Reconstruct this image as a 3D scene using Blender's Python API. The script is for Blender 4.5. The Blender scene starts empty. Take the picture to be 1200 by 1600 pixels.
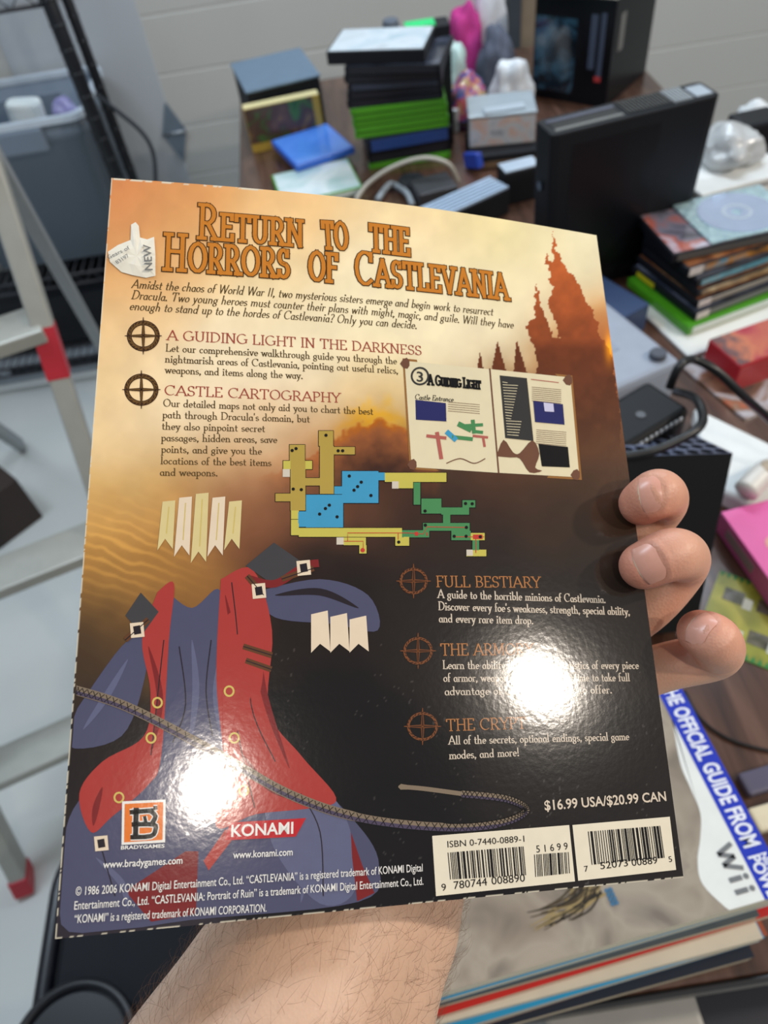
import bpy, bmesh, math, random
import numpy as np
from mathutils import Vector, Matrix
random.seed(5)
SC = bpy.context.scene
COL = SC.collection

# ------------------------------------------------------------------ camera
F = 1150.0            # focal length in pixels of the 1200x1600 frame
CAMZ = 1.5
_d = np.array([155., 955., F]); _d /= np.linalg.norm(_d)
_X = np.array([955., -155., 0.]); _X /= np.linalg.norm(_X)
_Z = -_d
_Y = np.cross(_Z, _X)
RC = np.array([_X, _Y, _Z])          # camera axes (right, down, forward) -> world
CP = np.array([0., 0., CAMZ])
cam_d = bpy.data.cameras.new('camera'); cam = bpy.data.objects.new('camera', cam_d); COL.objects.link(cam)
cam_d.sensor_fit = 'VERTICAL'; cam_d.sensor_height = 36.0; cam_d.sensor_width = 27.0
cam_d.lens = 36.0 * F / 1600.0
cam_d.clip_start = 0.02; cam_d.clip_end = 50
rx, dn, fw = RC[:, 0], RC[:, 1], RC[:, 2]
cam.matrix_world = Matrix(((rx[0], -dn[0], -fw[0], 0), (rx[1], -dn[1], -fw[1], 0), (rx[2], -dn[2], -fw[2], CAMZ), (0, 0, 0, 1)))
cam_d.dof.use_dof = True; cam_d.dof.focus_distance = 0.262; cam_d.dof.aperture_fstop = 11.5
SC.camera = cam

# ------------------------------------------------------------------ light, sky, exposure
w = bpy.data.worlds.new('world'); SC.world = w; w.use_nodes = True
w.node_tree.nodes['Background'].inputs[0].default_value = (0.80, 0.90, 1.0, 1)
w.node_tree.nodes['Background'].inputs[1].default_value = 0.27
SC.view_settings.view_transform = 'Standard'
try: SC.view_settings.look = 'None'
except Exception: pass
SC.view_settings.exposure = 0.0; SC.view_settings.gamma = 1.0; SC.view_settings.use_curve_mapping = False

def lamp(name, kind, loc, power, col, size=.1, size_y=None, target=None):
    L = bpy.data.lights.new(name, kind); o = bpy.data.objects.new(name, L); COL.objects.link(o)
    L.energy = power; L.color = col; o.location = loc
    if kind == 'AREA':
        L.shape = 'RECTANGLE' if size_y else 'DISK'; L.size = size
        if size_y: L.size_y = size_y
        if target is not None:
            o.rotation_euler = (Vector(target) - Vector(loc)).to_track_quat('-Z', 'Y').to_euler()
    else:
        L.shadow_soft_size = size
    return o
WARM = (1.0, .89, .76); COOL = (.74, .87, 1.0)
# two round ceiling lamps behind the photographer, a tube along the garage door, a tube over the floor
lamp('ceiling_lamp_right', 'AREA', (1.24, -.546, 2.5), 9.5, WARM, .10, target=(0.05, .12, 1.24))
lamp('ceiling_lamp_left', 'AREA', (.30, -.635, 2.5), 4.2, WARM, .075, target=(-.07, .1, 1.26))
lamp('added_side_fill', 'AREA', (2.25, .15, 2.5), 26, WARM, .12, target=(.1, .15, 1.2))  # added fill: brightens the cover, placed so its reflection misses the book
lamp('ceiling_tube_door', 'AREA', (.7, 1.95, 2.55), 24, COOL, 1.3, .10, target=(.5, 1.75, .7))
lamp('ceiling_tube_floor', 'AREA', (-1.0, 1.0, 2.6), 22, COOL, .10, 1.2, target=(-.9, 1.0, 0))

# ------------------------------------------------------------------ pixel helpers
def ray(px, py): return RC @ np.array([px - 600., py - 800., F])
def onz(px, py, z):
    r = ray(px, py); return CP + r * ((z - CAMZ) / r[2])
def ony(px, py, y):
    r = ray(px, py); return CP + r * (y / r[1])
def proj(P):
    v = (np.asarray(P, float) - CP) @ RC
    return np.stack([600 + F * v[..., 0] / v[..., 2], 800 + F * v[..., 1] / v[..., 2]], -1)

# ------------------------------------------------------------------ materials
def lin(c):
    out = []
    for x in c[:3]:
        x = x / 255.
        out.append(x / 12.92 if x <= .04045 else ((x + .055) / 1.055) ** 2.4)
    return tuple(out) + (1.0,)
_mats = {}
def M(name, rgb, rough=.5, metal=0., spec=.5, noise=.10, scale=40., bump=0., coat=0., trans=0., emit=0.):
    if name in _mats: return _mats[name]
    m = bpy.data.materials.new(name); m.use_nodes = True
    nt = m.node_tree; p = nt.nodes['Principled BSDF']
    tc = nt.nodes.new('ShaderNodeTexCoord')
    nz = nt.nodes.new('ShaderNodeTexNoise'); nz.inputs['Scale'].default_value = scale; nz.inputs['Detail'].default_value = 4
    nt.links.new(tc.outputs['Object'], nz.inputs['Vector'])
    mx = nt.nodes.new('ShaderNodeMix'); mx.data_type = 'RGBA'
    c = lin(rgb)
    mx.inputs[6].default_value = tuple(x * (1 - noise) for x in c[:3]) + (1,)
    mx.inputs[7].default_value = tuple(min(1, x * (1 + noise)) for x in c[:3]) + (1,)
    nt.links.new(nz.outputs['Fac'], mx.inputs[0]); nt.links.new(mx.outputs[2], p.inputs['Base Color'])
    p.inputs['Roughness'].default_value = rough; p.inputs['Metallic'].default_value = metal
    p.inputs['Specular IOR Level'].default_value = spec
    p.inputs['Coat Weight'].default_value = coat; p.inputs['Coat Roughness'].default_value = .08
    p.inputs['Transmission Weight'].default_value = trans
    if emit:
        p.inputs['Emission Color'].default_value = c; p.inputs['Emission Strength'].default_value = emit
    if bump:
        b = nt.nodes.new('ShaderNodeBump'); b.inputs['Strength'].default_value = bump; b.inputs['Distance'].default_value = .002
        nt.links.new(nz.outputs['Fac'], b.inputs['Height']); nt.links.new(b.outputs['Normal'], p.inputs['Normal'])
    _mats[name] = m
    return m
def ART(name, cols, scale=12., rough=.25, seed=0., coat=.3):
    """printed cover picture: a noise field run through a row of colours"""
    if name in _mats: return _mats[name]
    m = bpy.data.materials.new(name); m.use_nodes = True
    nt = m.node_tree; p = nt.nodes['Principled BSDF']
    tc = nt.nodes.new('ShaderNodeTexCoord'); mp = nt.nodes.new('ShaderNodeMapping'); mp.inputs['Location'].default_value = (seed, seed * 1.7, 0)
    nz = nt.nodes.new('ShaderNodeTexNoise'); nz.inputs['Scale'].default_value = scale; nz.inputs['Detail'].default_value = 3; nz.inputs['Distortion'].default_value = .8
    cr = nt.nodes.new('ShaderNodeValToRGB'); el = cr.color_ramp.elements
    n = len(cols)
    for i, c in enumerate(cols):
        pos = .28 + .44 * i / max(1, n - 1)
        e = el[i] if i < 2 else el.new(pos)
        e.position = pos; e.color = lin(c)
    nt.links.new(tc.outputs['Object'], mp.inputs['Vector']); nt.links.new(mp.outputs['Vector'], nz.inputs['Vector'])
    nt.links.new(nz.outputs['Fac'], cr.inputs['Fac']); nt.links.new(cr.outputs['Color'], p.inputs['Base Color'])
    p.inputs['Roughness'].default_value = rough; p.inputs['Coat Weight'].default_value = coat; p.inputs['Coat Roughness'].default_value = .1
    _mats[name] = m
    return m
# ------------------------------------------------------------------ mesh helpers
class MB:
    def __init__(s): s.v = []; s.f = []; s.m = []
    def add(s, vs, fs, mi=0):
        b = len(s.v); s.v += [tuple(float(c) for c in v) for v in vs]
        s.f += [tuple(b + i for i in f) for f in fs]; s.m += [mi] * len(fs)
    def box(s, x0, y0, z0, x1, y1, z1, mi=0):
        s.add([(x0, y0, z0), (x1, y0, z0), (x1, y1, z0), (x0, y1, z0), (x0, y0, z1), (x1, y0, z1), (x1, y1, z1), (x0, y1, z1)],
              [(3, 2, 1, 0), (4, 5, 6, 7), (0, 1, 5, 4), (1, 2, 6, 5), (2, 3, 7, 6), (3, 0, 4, 7)], mi); return s
    def prism(s, top, bot, mi=0):
        n = len(top)
        s.add(list(top) + list(bot), [tuple(range(n)), tuple(range(2 * n - 1, n - 1, -1))] + [(i, n + i, n + (i + 1) % n, (i + 1) % n) for i in range(n)], mi); return s
    def tube(s, pts, r, n=10, mi=0, caps=True):
        pts = [Vector(p) for p in pts]; k = len(pts)
        rr = r if hasattr(r, '__len__') else [r] * k
        prev = None; b = len(s.v)
        for i in range(k):
            t = (pts[min(i + 1, k - 1)] - pts[max(i - 1, 0)]).normalized()
            if prev is None:
                a = Vector((0, 0, 1)) if abs(t.z) < .9 else Vector((1, 0, 0))
                u = t.cross(a).normalized()
            else:
                u = (prev - t * prev.dot(t)).normalized()
            prev = u; v = t.cross(u)
            for j in range(n):
                a = 2 * math.pi * j / n
                s.v.append(tuple(pts[i] + (u * math.cos(a) + v * math.sin(a)) * rr[i]))
        for i in range(k - 1):
            for j in range(n):
                s.f.append((b + i * n + j, b + i * n + (j + 1) % n, b + (i + 1) * n + (j + 1) % n, b + (i + 1) * n + j)); s.m.append(mi)
        if caps:
            s.f.append(tuple(b + j for j in range(n - 1, -1, -1))); s.m.append(mi)
            s.f.append(tuple(b + (k - 1) * n + j for j in range(n))); s.m.append(mi)
        return s
    def cyl(s, c, r, h, n=24, mi=0, r2=None):
        return s.tube([(c[0], c[1], c[2]), (c[0], c[1], c[2] + h)], [r, r if r2 is None else r2], n, mi)
    def build(s, name, mats, parent=None, smooth=False, bevel=0., seg=2, fix=True):
        me = bpy.data.meshes.new(name); me.from_pydata(s.v, [], s.f)
        if not isinstance(mats, (list, tuple)): mats = [mats]
        for m in mats: me.materials.append(m)
        if len(mats) > 1: me.polygons.foreach_set('material_index', s.m)
        if fix or bevel:
            bm = bmesh.new(); bm.from_mesh(me)
            if fix: bmesh.ops.recalc_face_normals(bm, faces=bm.faces)
            if bevel: bmesh.ops.bevel(bm, geom=[e for e in bm.edges if len(e.link_faces) == 2 and e.calc_face_angle(0) > .5], offset=bevel, segments=seg, affect='EDGES', profile=.5, clamp_overlap=True)
            bm.to_mesh(me); bm.free()
        if smooth:
            me.polygons.foreach_set('use_smooth', [True] * len(me.polygons))
        me.update()
        o = bpy.data.objects.new(name, me); COL.objects.link(o)
        if parent is not None: o.parent = parent
        return o
def smooth_path(pts, n=8):
    """Catmull-Rom through the points"""
    P = [Vector(p) for p in pts]; out = []
    for i in range(len(P) - 1):
        p0 = P[max(i - 1, 0)]; p1 = P[i]; p2 = P[i + 1]; p3 = P[min(i + 2, len(P) - 1)]
        for k in range(n):
            t = k / n
            out.append(.5 * ((2 * p1) + (p2 - p0) * t + (2 * p0 - 5 * p1 + 4 * p2 - p3) * t * t + (3 * p1 - p0 - 3 * p2 + p3) * t ** 3))
    out.append(P[-1]); return out
def tag(o, label, cat, group=None):
    o['label'] = label; o['category'] = cat
    if group: o['group'] = group
    return o
def struct(o): o['kind'] = 'structure'; return o
def thing(name, label, cat, loc=(0, 0, 0), rotz=0., group=None, mat=None):
    o = bpy.data.objects.new(name, None); COL.objects.link(o); o.empty_display_size = .02
    if mat is not None: o.matrix_world = mat
    else: o.location = loc; o.rotation_euler = (0, 0, rotz)
    return tag(o, label, cat, group)
def rect(pL, pR, z, base, far=None):
    """near-left and near-right top corners (pixels) at height z -> base corner, heading, width, depth"""
    a = onz(*pL, z); b = onz(*pR, z); e = b - a; w_ = float(np.hypot(e[0], e[1])); rz = math.atan2(e[1], e[0])
    d_ = None
    if far is not None:
        c = onz(*far, z) - a; d_ = float(-c[0] * math.sin(rz) + c[1] * math.cos(rz))
    return (float(a[0]), float(a[1]), base), rz, w_, d_
# ================================================================== THE SETTING
T = .75      # table height
WALL_Y = 2.42
m_wall = M('painted steel door', (196, 194, 188), .55, noise=.03, scale=3)
m_floor = M('sealed concrete', (214, 216, 212), .45, noise=.06, scale=6, bump=.02)
mb = MB(); mb.box(-3.0, -1.6, -.1, 3.2, WALL_Y + .1, 0); struct(mb.build('floor', m_floor))
# sectional garage door: stacked panels with shallow grooves
mb = MB()
z = 0.; k = 0
prof = []
while z < 2.7:
    prof += [(0., z), (0., z + .138), (.0012, z + .141), (.0012, z + .145), (0., z + .148)]; z += .148
mb.v = []
for (dy, zz) in prof: mb.v += [(-3.0, WALL_Y + dy, zz), (3.2, WALL_Y + dy, zz)]
mb.f = [(2 * i, 2 * i + 1, 2 * i + 3, 2 * i + 2) for i in range(len(prof) - 1)]; mb.m = [0] * len(mb.f)
b = len(mb.v)
mb.box(-3.0, WALL_Y + .02, 0, 3.2, WALL_Y + .1, 2.7)
struct(mb.build('wall_back', m_wall, fix=False))
# vertical stile, jamb and track
m_stile = M('grey stile paint', (186, 190, 194), .6, noise=.03, scale=4)
p = ony(259, 150, WALL_Y - .004)
struct(MB().box(p[0] - .40, WALL_Y - .004, 0, p[0] - .005, WALL_Y, 2.7).build('trim_1', m_stile, bevel=.002))
p = ony(806, 60, WALL_Y - .05)
struct(MB().box(p[0] - .022, WALL_Y - .06, 0, p[0] + .012, WALL_Y, 2.7).build('trim_2', M('dark track', (60, 66, 74), .5), bevel=.003))
p = ony(822, 60, WALL_Y - .05)
struct(MB().box(p[0] - .018, WALL_Y - .05, 0, p[0] + .03, WALL_Y, 2.7).build('trim_3', M('brown post', (134, 118, 98), .6), bevel=.003))
# diamond strap hinge on the door
c = ony(273, 207, WALL_Y - .008)
h = thing('door_hinge', 'grey diamond-shaped strap hinge screwed to the pale garage door', 'hinge', (c[0], WALL_Y - .0045, c[2]))
m_h = M('zinc plate', (120, 134, 148), .45, metal=.3)
pl = [(-.035, 0, 0), (0, 0, .085), (.035, 0, 0)]
MB().prism([(x, -.006, zz + .003) for x, _, zz in pl], [(x, 0, zz + .003) for x, _, zz in pl]).build('hinge_leaf', m_h, h)
MB().prism([(x, -.006, -zz - .003) for x, _, zz in pl], [(x, 0, -zz - .003) for x, _, zz in pl]).build('hinge_leaf', m_h, h)
MB().tube([(-.036, -.008, 0), (.036, -.008, 0)], .005).build('hinge_pin', M('pin metal', (150, 155, 160), .35, metal=.6), h, True)

# ---- table
TX0, TX1, TY0, TY1 = -.20, .80, .066, 2.15
t = thing('long_table', 'long dark brown wooden table loaded with games and consoles', 'table', (TX0, TY0, 0))
m_wood = ART('dark wood', [(62, 42, 34), (84, 58, 46), (104, 76, 62)], 9, .28, 2, .5)
nt = m_wood.node_tree
for n_ in nt.nodes:
    if n_.type == 'MAPPING': n_.inputs['Scale'].default_value = (6, .6, 6)
MB().box(0, 0, T - .03, TX1 - TX0, TY1 - TY0, T).build('tabletop', m_wood, t, bevel=.004)
m_edge = M('black edge trim', (24, 26, 32), .4)
MB().box(-.004, -.006, T - .034, TX1 - TX0 + .004, -.0005, T - .002).build('edge_trim', m_edge, t, bevel=.002)
for (lx, ly) in ((.03, .05), (TX1 - TX0 - .08, .05), (.03, TY1 - TY0 - .1), (TX1 - TX0 - .08, TY1 - TY0 - .1)):
    MB().box(lx, ly, 0, lx + .05, ly + .05, T - .03).build('leg', m_edge, t, bevel=.004)
t = thing('side_table', 'second dark wooden table joined to the right side of the long table', 'table', (TX1 + .003, TY0, 0))
SXW, SYW = .75, 1.36
MB().box(0, 0, T - .03, SXW, SYW, T).build('tabletop', m_wood, t, bevel=.004)
for (lx, ly) in ((.03, .05), (SXW - .08, .05), (.03, SYW - .1), (SXW - .08, SYW - .1)):
    MB().box(lx, ly, 0, lx + .05, ly + .05, T - .03).build('leg', m_edge, t, bevel=.004)
# ================================================================== PEN LETTERING (skeleton letters drawn with a broad pen)
_S = lambda *a: ''.join(';s %g %g' % p for p in a)
G = {
'A': (.78, "l .04 0 .39 1;l .39 1 .74 0;l .17 .33 .61 .33;s .04 0;s .74 0"),
'B': (.62, "l .12 0 .12 1;l .02 1 .3 1;a .3 .76 .22 .24 90 -90;l .12 .52 .3 .52;a .3 .26 .27 .26 90 -90;l .02 0 .3 0"),
'C': (.76, "a .42 .5 .38 .5 50 310;l .68 .97 .68 .74"),
'D': (.78, "l .13 0 .13 1;l .02 1 .3 1;a .3 .5 .42 .5 90 -90;l .02 0 .3 0"),
'E': (.6, "l .12 0 .12 1;l .02 1 .52 1;l .52 1 .52 .82;l .12 .52 .42 .52;l .02 0 .55 0;l .55 0 .55 .2"),
'F': (.56, "l .12 0 .12 1;l .02 1 .52 1;l .52 1 .52 .82;l .12 .52 .42 .52;s .12 0"),
'G': (.82, "a .42 .5 .38 .5 50 325;l .73 .45 .73 .1;l .58 .45 .82 .45"),
'H': (.78, "l .13 0 .13 1;l .65 0 .65 1;l .13 .52 .65 .52;s .13 0;s .13 1;s .65 0;s .65 1"),
'I': (.28, "l .14 0 .14 1;s .14 0;s .14 1"),
'J': (.36, "l .22 1 .22 .1;a .1 .1 .12 .2 0 -90;s .22 1"),
'K': (.7, "l .13 0 .13 1;l .13 .42 .6 1;l .28 .6 .66 0;s .13 0;s .13 1;s .66 0;s .6 1"),
'L': (.58, "l .12 0 .12 1;s .12 1;l .02 0 .54 0;l .54 0 .54 .22"),
'M': (.92, "l .1 0 .14 1;l .14 1 .45 .1;l .45 .1 .76 1;l .76 1 .8 0;s .1 0;s .8 0;s .12 1;s .78 1"),
'N': (.8, "l .12 0 .12 1;l .12 1 .66 0;l .66 0 .66 1;s .12 0;s .1 1;s .66 1"),
'O': (.82, "a .41 .5 .36 .5 90 450"),
'P': (.58, "l .12 0 .12 1;l .02 1 .3 1;a .3 .73 .24 .27 90 -90;l .12 .46 .3 .46;s .12 0"),
'R': (.68, "l .12 0 .12 1;l .02 1 .3 1;a .3 .73 .24 .27 90 -90;l .12 .46 .3 .46;l .32 .46 .62 0;s .12 0;s .62 0"),
'S': (.56, "a .27 .74 .2 .26 40 270;a .27 .25 .23 .25 90 -140;l .45 .97 .45 .78;l .06 .22 .06 .03"),
'T': (.68, "l .33 0 .33 1;l .02 1 .64 1;l .02 1 .02 .8;l .64 1 .64 .8;s .33 0"),
'U': (.76, "l .12 1 .12 .3;a .37 .3 .25 .3 180 360;l .62 .3 .62 1;s .12 1;s .62 1"),
'V': (.74, "l .05 1 .37 0;l .37 0 .68 1;s .05 1;s .68 1"),
'W': (1.02, "l .05 1 .28 0;l .28 0 .5 .97;l .5 .97 .74 0;l .74 0 .97 1;s .05 1;s .97 1"),
'Y': (.7, "l .04 1 .36 .48;l .66 1 .36 .48;l .36 .48 .36 0;s .36 0;s .05 1;s .66 1"),
'a': (.46, "a .21 .25 .17 .26 40 320;l .38 .5 .38 .03;l .38 .03 .45 0"),
'b': (.5, "l .1 1 .1 0;a .27 .26 .18 .26 -150 150;l .02 1 .1 1"),
'c': (.41, "a .23 .26 .18 .26 45 315"),
'd': (.52, "a .22 .26 .18 .26 30 330;l .41 1 .41 0;l .33 1 .41 1;l .41 0 .48 0"),
'e': (.44, "a .23 .26 .18 .26 0 315;l .05 .28 .41 .28"),
'f': (.31, "l .12 0 .12 .82;a .25 .82 .13 .2 180 50;l .02 .52 .28 .52;s .12 0"),
'g': (.47, "a .21 .3 .16 .22 0 360;a .21 -.13 .18 .17 90 450;l .12 .1 .14 .03;l .33 .5 .45 .54"),
'h': (.54, "l .1 0 .1 1;a .26 .3 .16 .22 170 0;l .42 .3 .42 0;s .1 0;s .42 0;l .02 1 .1 1"),
'i': (.24, "l .12 0 .12 .52;d .12 .8;s .12 0;l .04 .52 .12 .52"),
'k': (.5, "l .1 0 .1 1;l .1 .22 .4 .52;l .2 .32 .44 0;s .1 0;s .44 0;l .02 1 .1 1"),
'l': (.24, "l .12 0 .12 1;s .12 0;l .04 1 .12 1"),
'm': (.8, "l .1 0 .1 .52;a .25 .3 .15 .22 170 0;l .4 .3 .4 0;a .55 .3 .15 .22 170 0;l .7 .3 .7 0;s .1 0;s .4 0;s .7 0;l .02 .52 .1 .52"),
'n': (.54, "l .1 0 .1 .52;a .26 .3 .16 .22 170 0;l .42 .3 .42 0;s .1 0;s .42 0;l .02 .52 .1 .52"),
'o': (.46, "a .23 .26 .19 .26 90 450"),
'p': (.5, "l .1 .52 .1 -.38;a .27 .26 .18 .26 -150 150;s .1 -.38;l .02 .52 .1 .52"),
'q': (.5, "a .22 .26 .18 .26 30 330;l .41 .52 .41 -.38;s .41 -.38"),
'r': (.36, "l .1 0 .1 .52;a .25 .32 .15 .2 170 50;s .1 0;l .02 .52 .1 .52"),
's': (.36, "a .18 .39 .13 .13 40 270;a .18 .13 .15 .13 90 -150"),
't': (.32, "l .13 .78 .13 .1;a .24 .12 .11 .12 180 310;l .02 .52 .29 .52"),
'u': (.54, "l .1 .52 .1 .2;a .26 .2 .16 .2 180 350;l .42 .52 .42 0;l .02 .52 .1 .52;l .34 .52 .42 .52;l .42 0 .5 0"),
'v': (.46, "l .05 .52 .23 0;l .23 0 .41 .52;s .05 .52;s .41 .52"),
'w': (.7, "l .05 .52 .2 0;l .2 0 .35 .5;l .35 .5 .5 0;l .5 0 .65 .52;s .05 .52;s .65 .52"),
'x': (.46, "l .05 .52 .41 0;l .41 .52 .05 0"),
'y': (.48, "l .06 .52 .24 .02;l .42 .52 .2 -.22;l .2 -.22 .06 -.36;s .06 .52;s .42 .52"),
'z': (.42, "l .05 .52 .38 .52;l .38 .52 .05 0;l .05 0 .38 0"),
',': (.2, "d .1 .03;l .11 .02 .06 -.16"), '.': (.2, "d .1 .04"), "'": (.18, "l .1 1 .08 .75"),
'?': (.44, "a .22 .76 .17 .22 160 -60;l .26 .5 .22 .26;d .22 .04"), '!': (.22, "l .11 1 .11 .3;d .11 .04"), ' ': (.3, ""),
}
def glyph_strokes(ch, serif):
    wd, txt = G.get(ch, G[' ']); out = []
    for st in txt.split(';'):
        q = st.split()
        if not q: continue
        n = [float(x) for x in q[1:]]
        if q[0] == 'l': out.append(([(n[i], n[i + 1]) for i in range(0, len(n), 2)], 1.))
        elif q[0] == 'a':
            k = max(5, int(abs(n[5] - n[4]) / 24))
            out.append(([(n[0] + n[2] * math.cos(math.radians(n[4] + (n[5] - n[4]) * i / k)), n[1] + n[3] * math.sin(math.radians(n[4] + (n[5] - n[4]) * i / k))) for i in range(k + 1)], 1.))
        elif q[0] == 's' and serif: out.append(([(n[0] - .11, n[1]), (n[0] + .11, n[1])], 1.))
        elif q[0] == 'd': out.append(([(n[0], n[1] - .055), (n[0], n[1] + .055)], 1.5))
    return wd, out
def pen_text(mb, to_local, text, p0, p1, cap_px, style='serif', thick=.13, thin=.045, slant=0., h=.0001, mi=0, smallcaps=0., grow=0., gap=.06):
    """lettering along the line p0->p1 (pixels on the printed sheet), fitted to its length"""
    a = np.array(to_local(*p0)); b = np.array(to_local(*p1)); e = b - a; L = np.linalg.norm(e); e /= L
    n = np.array([-e[1], e[0]])
    # cap height in metres from its pixel height at the start of the line
    c = np.array(to_local(p0[0], p0[1] - cap_px)); H = abs(float((c - a) @ n)) or .003
    items = []; x = 0.
    for ch in text:
        k = 1.
        g = ch
        if smallcaps and ch.islower(): g = ch.upper(); k = smallcaps
        wd, st = glyph_strokes(g, style in ('serif', 'slab'))
        items.append((x, k, st)); x += (wd + gap) * k if ch != ' ' else .36
    sx = L / max(.01, x - gap)
    for (x0, k, st) in items:
        for pts, boost in st:
            P = [np.array([(x0 + px * k) * sx + slant * py * k * H, py * k * H]) for px, py in pts]
            D = []
            for i in range(len(P)):
                d = P[min(i + 1, len(P) - 1)] - P[max(i - 1, 0)]; l = np.linalg.norm(d); D.append(d / l if l > 1e-9 else np.array([1., 0.]))
            if style in ('mono', 'slab'):
                ext = thick * H * .5
            else: ext = thin * H * .5
            if len(P) == 2 or True:
                P[0] = P[0] - D[0] * (ext + grow); P[-1] = P[-1] + D[-1] * (ext + grow)
            vs = []
            for q, d in zip(P, D):
                nn = np.array([-d[1], d[0]])
                if style in ('mono', 'slab'): wv = thick * H * boost
                else:
                    ang = math.atan2(d[1], d[0]) - math.radians(18)
                    wv = H * (thin + (thick - thin) * abs(math.sin(ang))) * boost
                wv = wv * .5 + grow
                for s_ in (1, -1):
                    r = q + nn * wv * s_; w2 = a + e * r[0] + n * r[1]
                    vs.append((w2[0], w2[1], BZ(w2[0], w2[1]) + h))
            m_ = len(P)
            mb.add(vs, [(2 * i, 2 * i + 1, 2 * i + 3, 2 * i + 2) for i in range(m_ - 1)], mi)
_fc = {}
def font_mesh(ch_text, bold=0.):
    key = (ch_text, bold)
    if key in _fc: return _fc[key]
    cu = bpy.data.curves.new('tmp', 'FONT'); cu.body = ch_text; cu.size = 1.; cu.dimensions = '2D'; cu.fill_mode = 'FRONT'; cu.offset = bold; cu.resolution_u = 3
    o = bpy.data.objects.new('tmp', cu); COL.objects.link(o)
    dg = bpy.context.evaluated_depsgraph_get(); ev = o.evaluated_get(dg); me = ev.to_mesh()
    v = np.array([tuple(x.co)[:2] for x in me.vertices]); f = [tuple(p_.vertices) for p_ in me.polygons]
    ev.to_mesh_clear(); bpy.data.objects.remove(o); bpy.data.curves.remove(cu)
    _fc[key] = (v, f); return v, f
def sans_text(mb, to_local, text, p0, p1, cap_px, bold=0., h=.0001, mi=0, slant=0.):
    v, f = font_mesh(text, bold); vh, _ = font_mesh('H', 0.)
    cap = vh[:, 1].max()
    a = np.array(to_local(*p0)); b = np.array(to_local(*p1)); e = b - a; L = np.linalg.norm(e); e /= L; n = np.array([-e[1], e[0]])
    c = np.array(to_local(p0[0], p0[1] - cap_px)); H = abs(float((c - a) @ n)) or .003
    px1 = np.linalg.norm(np.array(to_local(p0[0] + 1, p0[1])) - a)
    if H < .6 * cap_px * px1: H = cap_px * px1
    x0, x1 = v[:, 0].min(), v[:, 0].max()
    X = (v[:, 0] - x0) / (x1 - x0) * L; Y = v[:, 1] / cap * H; X = X + slant * Y
    W2 = a[None] + X[:, None] * e[None] + Y[:, None] * n[None]
    mb.add([(q[0], q[1], BZ(q[0], q[1]) + h) for q in W2], f, mi)
# ================================================================== THE GUIDE BOOK IN THE HAND
W, H = .210, .268
def _pose():
    pts = [(174, 278), (932, 366), (1065, 1368), (82, 1467)]; obj = [(0, 0), (W, 0), (W, -H), (0, -H)]
    A = []
    for (x, y), (u, v) in zip(obj, pts):
        A += [[x, y, 1, 0, 0, 0, -u * x, -u * y, -u], [0, 0, 0, x, y, 1, -v * x, -v * y, -v]]
    h = np.linalg.svd(np.array(A))[2][-1].reshape(3, 3)
    B = np.diag([1 / F, 1 / F, 1]) @ np.array([[1, 0, -600], [0, 1, -800], [0, 0, 1.]]) @ h
    if B[2, 2] < 0: B = -B
    n1, n2 = np.linalg.norm(B[:, 0]), np.linalg.norm(B[:, 1])
    r1 = B[:, 0] / n1; r2 = B[:, 1] / n2; m = (r1 + r2) / np.linalg.norm(r1 + r2); k = (r1 - r2) / np.linalg.norm(r1 - r2)
    r1, r2 = (m + k) / math.sqrt(2), (m - k) / math.sqrt(2)
    t = B[:, 2] / ((n1 + n2) / 2)
    return RC @ t + CP, RC @ r1, RC @ r2, RC @ np.cross(r1, r2)
BO, BU, BV, BN = _pose()
BMAT = Matrix(((BU[0], BV[0], BN[0], BO[0]), (BU[1], BV[1], BN[1], BO[1]), (BU[2], BV[2], BN[2], BO[2]), (0, 0, 0, 1)))
def BZ(x, y):
    """the soft bow of the held book: it bulges a little along its top"""
    return .005 * math.sin(math.pi * min(1, max(0, x / W))) * max(0, 1 + y / H) ** 2
def bk(px, py, n=0.):
    """pixel -> book coordinates at n metres above the book's plane"""
    r = ray(px, py); k = ((BO - CP) @ BN + n) / (r @ BN); q = CP + r * k - BO
    return np.array([q @ BU, q @ BV, n])
def loc(px, py):
    q = bk(px, py)
    for _ in range(4): q = bk(px, py, BZ(q[0], q[1]))
    return (q[0], q[1])
book = thing('guide_book', 'large glossy paperback game guide held up close, its printed back cover facing the camera', 'book', mat=BMAT)

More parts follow.
